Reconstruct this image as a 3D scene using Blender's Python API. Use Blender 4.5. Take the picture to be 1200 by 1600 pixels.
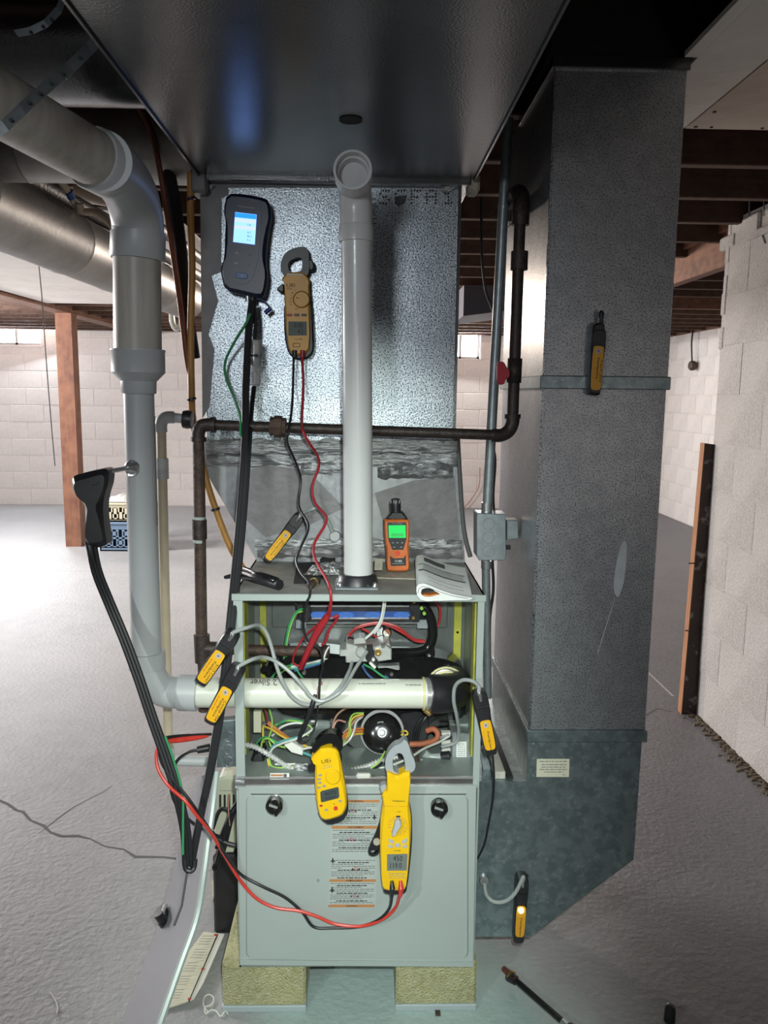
import bpy, bmesh, math, random
from mathutils import Vector, Matrix
random.seed(7)
S = bpy.context.scene
for o in list(bpy.data.objects):
    bpy.data.objects.remove(o)
COL = S.collection

# ------------------------------------------------------------------ camera
FPX, PIT, ROL, YAW, CH = 1256.7, 0.14752, 0.011218, 0.025473, 1.416
_cp, _sp, _cy, _sy = math.cos(PIT), math.sin(PIT), math.cos(YAW), math.sin(YAW)
CF = Vector((_sy * _cp, _cy * _cp, -_sp))
_R = Vector((_cy, -_sy, 0)); _U = _R.cross(CF)
CR = math.cos(ROL) * _R + math.sin(ROL) * _U
CU = math.cos(ROL) * _U - math.sin(ROL) * _R
CP = Vector((0, 0, CH))
cd = bpy.data.cameras.new('camera'); cam = bpy.data.objects.new('camera', cd); COL.objects.link(cam)
cd.sensor_fit = 'VERTICAL'; cd.sensor_height = 36.0; cd.lens = FPX / 1600 * 36.0
cd.clip_start = 0.05; cd.clip_end = 60
M = Matrix.Identity(4)
for i in range(3):
    M[i][0], M[i][1], M[i][2], M[i][3] = CR[i], CU[i], -CF[i], CP[i]
cam.matrix_world = M
S.camera = cam
# ------------------------------------------------------------------ world, lights, exposure
w = bpy.data.worlds.new('world'); S.world = w; w.use_nodes = True
w.node_tree.nodes['Background'].inputs[0].default_value = (0.93, 0.95, 1.0, 1)
w.node_tree.nodes['Background'].inputs[1].default_value = 0.06
S.view_settings.view_transform = 'Standard'; S.view_settings.look = 'None'
S.view_settings.exposure = 0.0; S.view_settings.gamma = 1.0; S.view_settings.use_curve_mapping = False

def light(kind, name, loc, energy, col=(1, 1, 1), aim=None, **kw):
    d = bpy.data.lights.new(name, kind); d.energy = energy; d.color = col
    for k, v in kw.items(): setattr(d, k, v)
    o = bpy.data.objects.new(name, d); COL.objects.link(o); o.location = loc
    if aim is not None:
        o.rotation_euler = (Vector(aim) - Vector(loc)).to_track_quat('-Z', 'Y').to_euler()
    return o
# the camera's own flash and a work lamp clipped up beside the overhead duct, behind the camera
fl_o = light('SPOT', 'camera_flash', (0.05, -0.01, 1.50), 138, (0.90, 1.0, 0.92), (-0.03, 1.66, 0.40),
             spot_size=math.radians(74), spot_blend=1.0, shadow_soft_size=0.02)
fl_o.scale = (0.52, 1, 1)
wl_o = light('SPOT', 'work_lamp', (-0.44, -0.08, 1.86), 40, (0.90, 0.97, 1.0), (0.0, 1.8, 1.2),
             spot_size=math.radians(66), spot_blend=1.0, shadow_soft_size=0.12)
wl_o.scale = (0.68, 1, 1)
light('SPOT', 'side_torch', (-0.95, -0.10, 1.42), 48, (0.92, 1.0, 0.95), (-0.02, 1.66, 0.62),
      spot_size=math.radians(52), spot_blend=1.0, shadow_soft_size=0.025)
# daylight through the high basement windows
light('AREA', 'daylight_left', (-4.1, 9.75, 2.1), 90, (0.92, 0.95, 1.0), (-3.6, 5, 0.3), shape='RECTANGLE', size=0.9, size_y=0.4)
light('AREA', 'daylight_right', (1.25, 9.75, 2.0), 70, (1.0, 0.96, 0.92), (1.1, 5, 0.3), shape='RECTANGLE', size=0.6, size_y=0.4)
light('AREA', 'daylight_side', (-5.6, 5.4, 1.85), 230, (1.0, 0.98, 0.97), (-3.0, 5.0, 0.0), shape='RECTANGLE', size=1.6, size_y=0.5, spread=math.radians(125))
# added fill lights with no bulbs there, out of the picture or behind the ductwork
light('POINT', 'fill_left', (-3.7, 6.4, 1.95), 175, (1.0, 0.94, 0.92), shadow_soft_size=0.05)
light('POINT', 'fill_behind_duct', (1.45, 6.3, 1.98), 36, (1.0, 0.76, 0.60), shadow_soft_size=0.05)
light('POINT', 'fill_right', (1.15, -0.8, 1.25), 7, (1.0, 0.90, 0.84), shadow_soft_size=0.08)
light('POINT', 'fill_behind_plenum', (-0.25, 5.4, 1.95), 85, (1.0, 0.84, 0.70), shadow_soft_size=0.05)

# ------------------------------------------------------------------ helpers
def ray(x, y): return CF + CR * ((x - 600) / FPX) + CU * ((800 - y) / FPX)
def PY(x, y, Y): d = ray(x, y); return CP + d * (Y / d.y)
def PZ(x, y, z): d = ray(x, y); return CP + d * ((z - CH) / d.z)
def PX(x, y, X): d = ray(x, y); return CP + d * (X / d.x)
def px2m(px, P): return px * ((Vector(P) - CP).dot(CF)) / FPX
def zp(ox, oy, s, pts): return [(ox + a / s, oy + b / s) for a, b in pts]

class MB:
    def __init__(self): self.v = []; self.f = []; self.s = []
    def add(self, vs, fs, smooth=False):
        n = len(self.v); self.v += [tuple(v) for v in vs]
        for f in fs: self.f.append(tuple(i + n for i in f)); self.s.append(smooth)
        return self
    def box(self, x0, x1, y0, y1, z0, z1, b=0.0):
        if b <= 0:
            vs = [(x, y, z) for x in (x0, x1) for y in (y0, y1) for z in (z0, z1)]
            return self.add(vs, [(0, 1, 3, 2), (4, 6, 7, 5), (0, 4, 5, 1), (2, 3, 7, 6), (0, 2, 6, 4), (1, 5, 7, 3)])
        bm = bmesh.new(); bmesh.ops.create_cube(bm, size=1)
        for v in bm.verts:
            v.co = ((x0 + x1) / 2 + v.co.x * (x1 - x0), (y0 + y1) / 2 + v.co.y * (y1 - y0), (z0 + z1) / 2 + v.co.z * (z1 - z0))
        bmesh.ops.bevel(bm, geom=bm.edges[:], offset=b, segments=1, affect='EDGES')
        bm.verts.index_update()
        self.add([v.co for v in bm.verts], [[v.index for v in f.verts] for f in bm.faces]); bm.free(); return self
    def tube(self, pts, r, n=10, caps=True, closed=False):
        pts = [Vector(p) for p in pts]; m = len(pts)
        rr = list(r) if isinstance(r, (list, tuple)) else [r] * m
        T = []
        for i in range(m):
            a = pts[max(i - 1, 0)]; b = pts[min(i + 1, m - 1)]
            t = b - a
            T.append(t.normalized() if t.length > 1e-9 else (T[-1] if T else Vector((0, 0, 1))))
        u = T[0].orthogonal().normalized(); vs = []
        for i in range(m):
            u = (u - T[i] * u.dot(T[i]))
            u = u.normalized() if u.length > 1e-6 else T[i].orthogonal().normalized()
            w_ = T[i].cross(u)
            for k in range(n):
                a = 2 * math.pi * k / n
                vs.append(pts[i] + (u * math.cos(a) + w_ * math.sin(a)) * rr[i])
        fs = [(i * n + k, i * n + (k + 1) % n, (i + 1) * n + (k + 1) % n, (i + 1) * n + k) for i in range(m - 1) for k in range(n)]
        base = len(self.v); self.add(vs, fs, True)
        if caps:
            self.f.append(tuple(base + k for k in range(n))[::-1]); self.s.append(False)
            self.f.append(tuple(base + (m - 1) * n + k for k in range(n))); self.s.append(False)
        return self
    def prism(self, poly, off, b=0.0):
        """polygon (3-D points, front) pushed back by off, front edge chamfered by b"""
        poly = [Vector(p) for p in poly]; off = Vector(off); n = len(poly)
        c = sum(poly, Vector()) / n; d = off.normalized()
        if b > 0:
            fr = [p + (c - p).normalized() * min(b, (c - p).length * .5) for p in poly]
            vs = fr + [p + d * b for p in poly] + [p + off for p in poly]; L = 3
        else:
            vs = poly + [p + off for p in poly]; L = 2
        fs = [tuple(range(n)), tuple((L - 1) * n + i for i in reversed(range(n)))]
        for l in range(L - 1):
            fs += [(l * n + (i + 1) % n, l * n + i, (l + 1) * n + i, (l + 1) * n + (i + 1) % n) for i in range(n)]
        return self.add(vs, fs)
    def ring(self, outer, inner, off):
        n = len(outer); o = [Vector(p) for p in outer]; i_ = [Vector(p) for p in inner]; off = Vector(off)
        vs = o + i_ + [p + off for p in o] + [p + off for p in i_]; fs = []
        for k in range(n):
            j = (k + 1) % n
            fs += [(k, j, n + j, n + k), (2 * n + j, 2 * n + k, 3 * n + k, 3 * n + j), (j, k, 2 * n + k, 2 * n + j), (n + k, n + j, 3 * n + j, 3 * n + k)]
        return self.add(vs, fs)
    def lathe(self, p0, p1, prof, n=20):
        """prof: (t along p0->p1 , radius)"""
        p0, p1 = Vector(p0), Vector(p1)
        return self.tube_prof(p0, p1, prof, n)
    def tube_prof(self, p0, p1, prof, n):
        ax = p1 - p0; T = ax.normalized(); u = T.orthogonal().normalized(); w_ = T.cross(u); vs = []
        for t, r in prof:
            for k in range(n):
                a = 2 * math.pi * k / n
                vs.append(p0 + ax * t + (u * math.cos(a) + w_ * math.sin(a)) * max(r, 1e-5))
        m = len(prof)
        fs = [(i * n + k, i * n + (k + 1) % n, (i + 1) * n + (k + 1) % n, (i + 1) * n + k) for i in range(m - 1) for k in range(n)]
        for i, f in enumerate(fs): pass
        base = len(self.v)
        self.v += [tuple(v) for v in vs]
        for i in range(m - 1):
            flat = abs(prof[i][0] - prof[i + 1][0]) < 1e-6
            for k in range(n):
                self.f.append((base + i * n + k, base + i * n + (k + 1) % n, base + (i + 1) * n + (k + 1) % n, base + (i + 1) * n + k)); self.s.append(not flat)
        self.f.append(tuple(base + k for k in range(n))[::-1]); self.s.append(False)
        self.f.append(tuple(base + (m - 1) * n + k for k in range(n))); self.s.append(False)
        return self
    def mesh(self, name):
        me = bpy.data.meshes.new(name); me.from_pydata(self.v, [], self.f)
        me.polygons.foreach_set('use_smooth', self.s)
        bm = bmesh.new(); bm.from_mesh(me); bmesh.ops.recalc_face_normals(bm, faces=bm.faces[:])
        for e in bm.edges:
            if len(e.link_faces) == 2 and e.calc_face_angle(0) > 0.7: e.smooth = False
        bm.to_mesh(me); bm.free(); me.update(); return me

def put(o, parent):
    COL.objects.link(o)
    if parent is not None:
        o.parent = parent
        bpy.context.view_layer.update() if False else None
        o.matrix_parent_inverse = WM[parent.name].inverted()
    WM[o.name] = Matrix.Identity(4) if o.type == 'MESH' else Matrix.Translation(o.location)
    return o
WM = {}
def obj(name, mb, mat, parent=None, label=None):
    me = mb.mesh(name) if isinstance(mb, MB) else mb
    if not me.materials: me.materials.append(MT[mat] if isinstance(mat, str) else mat)
    o = bpy.data.objects.new(name, me); put(o, parent)
    if label: o['label'] = label
    return o
def thing(name, label, cat, loc=(0, 0, 0), group=None):
    o = bpy.data.objects.new(name, None); o.location = Vector(loc); o.empty_display_size = .03
    put(o, None); o['label'] = label; o['category'] = cat
    if group: o['group'] = group
    return o
def tag(o, label, cat, group=None):
    o['label'] = label; o['category'] = cat
    if group: o['group'] = group
    return o
def struct(name, mb, mat):
    o = obj(name, mb, mat); o['kind'] = 'structure'; return o

def cr(pts, k=6):
    """Catmull-Rom through the points"""
    P = [Vector(p) for p in pts]; P = [P[0] * 2 - P[1]] + P + [P[-1] * 2 - P[-2]]; out = []
    for i in range(1, len(P) - 2):
        a, b, c, d = P[i - 1:i + 3]
        for j in range(k):
            t = j / k
            out.append(0.5 * ((2 * b) + (c - a) * t + (2 * a - 5 * b + 4 * c - d) * t * t + (3 * b - a - 3 * c + d) * t ** 3))
    out.append(P[-2]); return out
def wpts(pts, k=6): return cr([PY(*p) for p in pts], k)
def wire(name, pts, rpx, mat, parent, k=6, n=7):
    W = wpts(pts, k); r = px2m(rpx, W[0])
    return obj(name, MB().tube(W, r, n), mat, parent)
def chaikin(p, n=2):
    p = [Vector((a, b, 0)) for a, b in p]
    for _ in range(n):
        q = []
        for i in range(len(p)):
            a, b = p[i], p[(i + 1) % len(p)]
            q += [a * .78 + b * .22, a * .22 + b * .78]
        p = q
    return [(v.x, v.y) for v in p]
def plate(pp, Y, t, b=0.0, mb=None):
    mb = mb or MB(); return mb.prism([PY(x, y, Y) for x, y in pp], (0, t, 0), b)
def rect(x0, y0, x1, y1): return [(x0, y0), (x1, y0), (x1, y1), (x0, y1)]
def rrect(cx, cy, w_, h, ang=0, r=2):
    ca, sa = math.cos(math.radians(ang)), math.sin(math.radians(ang)); out = []
    for sx, sy, a0 in ((1, 1, 0), (-1, 1, 90), (-1, -1, 180), (1, -1, 270)):
        for k in range(4):
            a = math.radians(a0 + k * 30)
            x = sx * (w_ / 2 - r) + r * math.cos(a); y = sy * (h / 2 - r) + r * math.sin(a)
            out.append((cx + x * ca - y * sa, cy + x * sa + y * ca))
    return out
def circ(cx, cy, r, n=20, ry=None):
    ry = ry or r
    return [(cx + r * math.cos(2 * math.pi * k / n), cy + ry * math.sin(2 * math.pi * k / n)) for k in range(n)]
def disc(cx, cy, r, Y, t, b=0.0, n=20): return plate(circ(cx, cy, r, n), Y, t, b)
def cyl2(a, b, ra, rb=None, n=14):
    """cylinder between two (x,y,Y) pixels, radii in pixels"""
    A, B = PY(*a), PY(*b); rb = ra if rb is None else rb
    return MB().tube([A, B], [px2m(ra, A), px2m(rb, B)], n)

_fontcache = {}
def text_mesh(s, bold=False):
    c = bpy.data.curves.new('t', 'FONT'); c.body = s; c.align_x = 'CENTER'; c.align_y = 'CENTER'; c.resolution_u = 2
    c.offset = 0.006 if bold else 0
    o = bpy.data.objects.new('t', c); COL.objects.link(o)
    me = bpy.data.meshes.new_from_object(o.evaluated_get(bpy.context.evaluated_depsgraph_get()))
    bpy.data.objects.remove(o); bpy.data.curves.remove(c); return me
def text(s, cx, cy, width, Y, mat, parent, rot=0, bold=False, height=None, name='lettering', xmax=None):
    """flat print on a wall-like plane at depth Y; width in pixels; rot clockwise in the picture"""
    bpy.context.view_layer.update()
    me = text_mesh(s, bold)
    if not me.vertices: return None
    xs = [v.co.x for v in me.vertices]; ys = [v.co.y for v in me.vertices]
    mx, my = (min(xs) + max(xs)) / 2, (min(ys) + max(ys)) / 2
    k = width / (max(xs) - min(xs)); ky = k if height is None else height / max(max(ys) - min(ys), 1e-6)
    ca, sa = math.cos(math.radians(rot)), math.sin(math.radians(rot))
    for v in me.vertices:
        a, b = (v.co.x - mx) * k, -(v.co.y - my) * ky
        v.co = PY(cx + a * ca - b * sa, cy + a * sa + b * ca, Y)
    return obj(name, me, mat, parent)
def scribble(lines, Y, mat, parent, name='print_lines'):
    """rows of small print: (x0,y0,x1,y1,height_px) broken into word-sized dashes"""
    mb = MB(); rnd = random.Random(len(lines))
    for x0, y0, x1, y1, h in lines:
        L = math.hypot(x1 - x0, y1 - y0); t = 0
        while t < L - 1:
            wd = min(rnd.uniform(2.5, 8), L - t)
            a = (x0 + (x1 - x0) * t / L, y0 + (y1 - y0) * t / L); b_ = (x0 + (x1 - x0) * (t + wd) / L, y0 + (y1 - y0) * (t + wd) / L)
            mb.add([PY(a[0], a[1], Y), PY(b_[0], b_[1], Y), PY(b_[0], b_[1] + h, Y), PY(a[0], a[1] + h, Y)], [(0, 1, 2, 3)])
            t += wd + rnd.uniform(.8, 1.6)
    o = obj(name, mb, mat, parent); o['kind'] = 'stuff'; return o

# ------------------------------------------------------------------ materials
MT = {}
def mat(name, col, rough=0.5, metal=0.0, col2=None, scale=8.0, detail=4.0, lo=0.35, hi=0.65, bump=0.0, bscale=None,
        stretch=None, emit=None, estr=0.0, alpha=1.0, trans=0.0, coat=0.0, spec=0.5, rough2=None, voro=False):
    m = bpy.data.materials.new(name); m.use_nodes = True; nt = m.node_tree; N = nt.nodes; L = nt.links
    b = N['Principled BSDF']
    b.inputs['Base Color'].default_value = (*col, 1); b.inputs['Roughness'].default_value = rough
    b.inputs['Metallic'].default_value = metal; b.inputs['Alpha'].default_value = alpha
    b.inputs['Transmission Weight'].default_value = trans; b.inputs['Coat Weight'].default_value = coat
    b.inputs['Specular IOR Level'].default_value = spec
    if emit: b.inputs['Emission Color'].default_value = (*emit, 1); b.inputs['Emission Strength'].default_value = estr
    tc = N.new('ShaderNodeTexCoord'); src = tc.outputs['Object']
    if stretch:
        mp = N.new('ShaderNodeMapping'); mp.inputs['Scale'].default_value = stretch; L.new(src, mp.inputs[0]); src = mp.outputs[0]
    if col2 is not None or rough2 is not None:
        if voro:
            t = N.new('ShaderNodeTexVoronoi'); t.inputs['Scale'].default_value = scale; fac = t.outputs['Color']
        else:
            t = N.new('ShaderNodeTexNoise'); t.inputs['Scale'].default_value = scale; t.inputs['Detail'].default_value = detail; fac = t.outputs[0]
        L.new(src, t.inputs['Vector'])
        r = N.new('ShaderNodeValToRGB'); r.color_ramp.elements[0].position = lo; r.color_ramp.elements[1].position = hi
        r.color_ramp.elements[0].color = (*col, 1); r.color_ramp.elements[1].color = (*(col2 or col), 1)
        L.new(fac, r.inputs[0])
        if col2 is not None: L.new(r.outputs[0], b.inputs['Base Color'])
        if rough2 is not None:
            mr = N.new('ShaderNodeMapRange'); mr.inputs[1].default_value = lo; mr.inputs[2].default_value = hi
            mr.inputs[3].default_value = rough; mr.inputs[4].default_value = rough2
            L.new(fac, mr.inputs[0]); L.new(mr.outputs[0], b.inputs['Roughness'])
    if bump:
        t2 = N.new('ShaderNodeTexNoise'); t2.inputs['Scale'].default_value = bscale or scale * 3; t2.inputs['Detail'].default_value = 5
        L.new(src, t2.inputs['Vector'])
        bp = N.new('ShaderNodeBump'); bp.inputs['Strength'].default_value = bump; bp.inputs['Distance'].default_value = 0.01
        L.new(t2.outputs[0], bp.inputs['Height']); L.new(bp.outputs[0], b.inputs['Normal'])
    MT[name] = m; return m

def two_noise(name, base, dark, lite, s1, s2, rough, metal, bump, bscale, amt=.5, l1=(.4, .6), l2=(.35, .65), stretch=None):
    """a base colour mottled at two sizes"""
    m = mat(name, base, rough, metal, dark, s1, 6, l1[0], l1[1], bump, bscale, stretch)
    nt = m.node_tree; N = nt.nodes; L = nt.links; b = N['Principled BSDF']
    t = N.new('ShaderNodeTexNoise'); t.inputs['Scale'].default_value = s2; t.inputs['Detail'].default_value = 5
    tc = [n for n in N if n.type == 'TEX_COORD'][0]; L.new(tc.outputs['Object'], t.inputs['Vector'])
    r = N.new('ShaderNodeValToRGB'); r.color_ramp.elements[0].position = l2[0]; r.color_ramp.elements[1].position = l2[1]
    r.color_ramp.elements[0].color = (0, 0, 0, 1); r.color_ramp.elements[1].color = (amt, amt, amt, 1); L.new(t.outputs[0], r.inputs[0])
    mx = N.new('ShaderNodeMix'); mx.data_type = 'RGBA'
    prev = b.inputs['Base Color'].links[0].from_socket
    L.new(r.outputs[0], mx.inputs[0]); L.new(prev, mx.inputs[6]); mx.inputs[7].default_value = (*lite, 1)
    L.new(mx.outputs[2], b.inputs['Base Color']); return m

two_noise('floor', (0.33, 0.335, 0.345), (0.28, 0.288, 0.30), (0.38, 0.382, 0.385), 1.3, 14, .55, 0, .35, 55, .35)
two_noise('blockpaint', (0.76, 0.72, 0.70), (0.68, 0.645, 0.635), (0.80, 0.77, 0.75), 2.0, 30, .7, 0, .25, 60, .5)
two_noise('mortar', (0.74, 0.70, 0.68), (0.66, 0.62, 0.61), (0.76, 0.73, 0.71), 4, 30, .85, 0, .5, 80, .5)
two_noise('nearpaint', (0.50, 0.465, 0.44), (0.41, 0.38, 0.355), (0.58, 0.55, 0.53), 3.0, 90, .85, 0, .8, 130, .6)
two_noise('joist', (0.075, 0.038, 0.026), (0.05, 0.026, 0.018), (0.11, 0.058, 0.036), 6, 20, .8, 0, .2, 60, .6, stretch=(.6, 8, 8))
two_noise('beamwood', (0.17, 0.075, 0.045), (0.11, 0.05, 0.03), (0.23, 0.11, 0.065), 6, 20, .75, 0, .2, 50, .6, stretch=(8, .6, 8))
two_noise('postwood', (0.17, 0.062, 0.034), (0.11, 0.04, 0.023), (0.26, 0.12, 0.06), 5, 9, .65, 0, .2, 50, .6, stretch=(8, 8, .8))
mat('endgrain', (0.40, 0.19, 0.095), .8, 0, (0.30, 0.13, 0.06), 10, stretch=(12, 12, 1))
two_noise('smearboard', (0.05, 0.032, 0.028), (0.035, 0.024, 0.02), (0.45, 0.43, 0.42), 8, 16, .7, 0, .3, 60, .75, l2=(.58, .72))
two_noise('subfloor', (0.06, 0.035, 0.025), (0.04, 0.024, 0.018), (0.09, 0.05, 0.03), 3, 12, .9, 0, 0, 10)
two_noise('drywall', (0.74, 0.70, 0.66), (0.66, 0.61, 0.57), (0.78, 0.75, 0.72), 2, 12, .85, 0, .15, 50)
two_noise('drywall_tan', (0.56, 0.47, 0.40), (0.49, 0.40, 0.33), (0.61, 0.53, 0.46), 2, 12, .85, 0, .15, 50)
two_noise('galv', (0.48, 0.52, 0.56), (0.38, 0.42, 0.46), (0.06, 0.07, 0.085), 14, 300, .34, .92, .10, 260, .95, l2=(.50, .60))
two_noise('galv_dull', (0.46, 0.48, 0.505), (0.40, 0.42, 0.445), (0.13, 0.137, 0.15), 30, 300, .40, .78, .06, 260, .8, l2=(.50, .62))
two_noise('galv_boot', (0.30, 0.365, 0.385), (0.22, 0.275, 0.295), (0.46, 0.53, 0.55), 40, 75, .40, .8, .04, 200, .6, l2=(.55, .7))
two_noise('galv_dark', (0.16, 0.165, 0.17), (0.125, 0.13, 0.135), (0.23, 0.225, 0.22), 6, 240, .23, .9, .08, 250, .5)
two_noise('galv_round', (0.34, 0.32, 0.30), (0.25, 0.235, 0.22), (0.42, 0.40, 0.38), 5, 40, .45, .6, .05, 60, .4)
two_noise('galv_coil', (0.27, 0.275, 0.285), (0.19, 0.195, 0.215), (0.34, 0.345, 0.36), 8, 60, .42, .6, .05, 120, .5, stretch=(4, 4, .8))
mat('foil', (0.34, 0.345, 0.355), .42, .6, (0.22, 0.225, 0.235), 30, bump=.5, bscale=30, stretch=(1, 1, 5))
mat('foil_bright', (0.75, 0.76, 0.78), .22, .95, (0.5, 0.5, 0.52), 40, bump=1.0, bscale=120)
mat('mastic', (0.19, 0.185, 0.19), .5, .3, (0.155, 0.15, 0.155), 30, bump=.08, bscale=60)
mat('mastic_tan', (0.62, 0.55, 0.44), .7, 0, (0.45, 0.40, 0.33), 60, bump=.8, bscale=120)
mat('furnace', (0.40, 0.455, 0.44), .38, .1, (0.37, 0.42, 0.41), 3)
mat('furnace_top', (0.23, 0.22, 0.20), .7, .1, (0.33, 0.325, 0.31), 9, bump=.1)
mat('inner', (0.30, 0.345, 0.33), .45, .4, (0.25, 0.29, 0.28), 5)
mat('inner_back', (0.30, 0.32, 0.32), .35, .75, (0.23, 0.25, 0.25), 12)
mat('insul', (0.44, 0.43, 0.06), .8, 0, (0.30, 0.31, 0.06), 30)
mat('far_metal', (0.055, 0.06, 0.08), .65)
mat('rail', (0.42, 0.40, 0.40), .3, .85, (0.30, 0.29, 0.29), 25)
mat('chrome', (0.75, 0.75, 0.76), .26, .75)
mat('flex_steel', (0.66, 0.66, 0.65), .35, .35)
mat('steel', (0.55, 0.56, 0.57), .3, .9)
mat('zinc', (0.36, 0.40, 0.42), .42, .6, (0.29, 0.33, 0.35), 60)
mat('brass', (0.70, 0.50, 0.18), .3, .9)
mat('pvc', (0.50, 0.515, 0.53), .38, 0, (0.465, 0.48, 0.495), 9)
mat('pvc_in', (0.62, 0.62, 0.625), .3, 0, (0.58, 0.58, 0.585), 6, coat=.1)
mat('pvc_cream', (0.68, 0.69, 0.61), .28, 0, (0.65, 0.66, 0.58), 6, coat=.2)
two_noise('pvc_old', (0.52, 0.49, 0.44), (0.44, 0.41, 0.365), (0.34, 0.31, 0.28), 5, 12, .4, 0, .03, 60, .6, l2=(.55, .75), stretch=(10, 10, 1))
mat('pvc_tan', (0.62, 0.53, 0.40), .4, 0, (0.53, 0.44, 0.32), 12)
two_noise('iron', (0.042, 0.033, 0.03), (0.03, 0.025, 0.024), (0.085, 0.055, 0.045), 20, 60, .5, .4, .2, 120, .5)
two_noise('iron_rust', (0.07, 0.042, 0.034), (0.045, 0.03, 0.026), (0.12, 0.075, 0.055), 16, 50, .6, .3, .3, 120, .6)
mat('dope', (0.40, 0.45, 0.44), .8)
mat('red_handle', (0.42, 0.02, 0.035), .4)
mat('copper', (0.30, 0.125, 0.085), .45, .6, (0.22, 0.09, 0.065), 20)
mat('orange_hose', (0.50, 0.25, 0.06), .45, 0, (0.40, 0.19, 0.05), 12)
mat('black_foam', (0.012, 0.012, 0.014), .85, bump=.3, bscale=250)
mat('black', (0.013, 0.013, 0.016), .4, 0, (0.02, 0.02, 0.024), 30)
mat('black_gloss', (0.010, 0.010, 0.011), .18, 0, coat=.3)
mat('black_hose', (0.014, 0.014, 0.017), .45)
mat('dark_blue', (0.010, 0.016, 0.045), .38, 0)
mat('navy_line', (0.05, 0.08, 0.15), .4)
mat('blue_btn', (0.02, 0.09, 0.30), .4)
mat('blue_cap', (0.012, 0.03, 0.20), .4)
mat('yellow', (0.82, 0.50, 0.006), .36, 0, (0.79, 0.475, 0.006), 40)
mat('amber', (0.68, 0.33, 0.02), .42, 0, (0.64, 0.30, 0.02), 40)
mat('amber2', (0.80, 0.42, 0.01), .42, 0, (0.77, 0.40, 0.01), 40)
mat('orange', (0.56, 0.135, 0.022), .45, 0, (0.50, 0.115, 0.02), 40)
mat('grey_jaw', (0.33, 0.36, 0.385), .42)
mat('grey_key', (0.42, 0.44, 0.46), .5)
mat('lcd', (0.16, 0.185, 0.175), .6, spec=.1)
mat('lcd_dark', (0.06, 0.075, 0.075), .6, spec=.1)
mat('ink', (0.018, 0.018, 0.02), .6)
mat('ink_soft', (0.10, 0.10, 0.10), .7)
mat('ink_grey', (0.25, 0.26, 0.25), .7)
mat('ink_red', (0.42, 0.03, 0.02), .6)
mat('ink_white', (0.75, 0.77, 0.8), .6)
mat('ink_pink', (0.55, 0.25, 0.25), .7)
mat('red', (0.62, 0.045, 0.03), .38)
mat('red_dark', (0.36, 0.02, 0.03), .42)
mat('screen_blue', (0.02, 0.03, 0.05), .5, spec=.1, emit=(0.18, 0.36, 1.0), estr=2.6)
mat('screen_bar', (0.01, 0.03, 0.06), .5, spec=.1, emit=(0.02, 0.26, 0.62), estr=1.5)
mat('screen_row', (0.02, 0.03, 0.05), .5, spec=.1, emit=(0.48, 0.58, 0.9), estr=1.5)
mat('screen_green', (0.01, 0.12, 0.03), .5, spec=.1, emit=(0.03, 0.80, 0.14), estr=1.0)
mat('led', (0.9, 1, 0.6), .3, emit=(0.9, 1.0, 0.62), estr=6)
mat('flame_blue', (0.02, 0.06, 0.2), .3, emit=(0.025, 0.06, 0.20), estr=.6)
mat('flame_core', (0.02, 0.06, 0.2), .3, emit=(0.07, 0.18, 0.52), estr=.65)
mat('paper', (0.74, 0.75, 0.74), .8, 0, (0.69, 0.70, 0.69), 30)
mat('paper_white', (0.72, 0.71, 0.66), .8)
mat('paper_cream', (0.62, 0.60, 0.47), .8)
mat('sticker', (0.39, 0.435, 0.42), .6)
mat('sticker_orange', (0.44, 0.20, 0.075), .6)
mat('cardboard', (0.40, 0.37, 0.30), .9, 0, (0.30, 0.28, 0.23), 60)
mat('beige', (0.55, 0.56, 0.43), .5)
mat('crate_blue', (0.16, 0.24, 0.35), .5)
mat('crate_cream', (0.62, 0.58, 0.43), .5)
mat('crate_green', (0.25, 0.38, 0.30), .5)
mat('bag', (0.6, 0.6, 0.56), .4)
two_noise('cmu', (0.46, 0.43, 0.22), (0.36, 0.34, 0.17), (0.60, 0.58, 0.40), 9, 90, .9, 0, .9, 220, .5)
mat('floor_paint', (0.36, 0.42, 0.44), .6)
mat('door_panel', (0.22, 0.215, 0.235), .5, 0, (0.20, 0.195, 0.215), 4)
mat('door_inside', (0.10, 0.085, 0.08), .6, .2)
mat('crack', (0.13, 0.13, 0.135), .95)
mat('joint', (0.33, 0.32, 0.32), .95)
mat('patch', (0.44, 0.44, 0.455), .6, 0, (0.38, 0.385, 0.40), 5, bump=.3, bscale=60)
mat('debris', (0.10, 0.075, 0.05), .95, 0, (0.19, 0.155, 0.11), 30, bump=.8, bscale=90)
mat('smear_white', (0.52, 0.55, 0.58), .45, 0, (0.42, 0.45, 0.48), 40)
mat('tube_clear', (0.42, 0.43, 0.42), .25, 0, alpha=.62)
mat('tube_grey', (0.36, 0.385, 0.38), .35, 0, alpha=.85)
mat('clear_plastic', (0.55, 0.55, 0.54), .08, 0, alpha=.42)
mat('filter_white', (0.55, 0.53, 0.47), .7)
mat('alu_valve', (0.52, 0.53, 0.51), .42, .35, (0.44, 0.45, 0.43), 40)
mat('rust_orange', (0.34, 0.10, 0.045), .6)
mat('gasket', (0.62, 0.58, 0.30), .5)
mat('glass', (0.9, 0.95, 1.0), .1, emit=(0.86, 0.93, 1.0), estr=14.0)
mat('frame_white', (0.6, 0.6, 0.6), .6)
mat('string', (0.75, 0.73, 0.68), .9)
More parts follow.
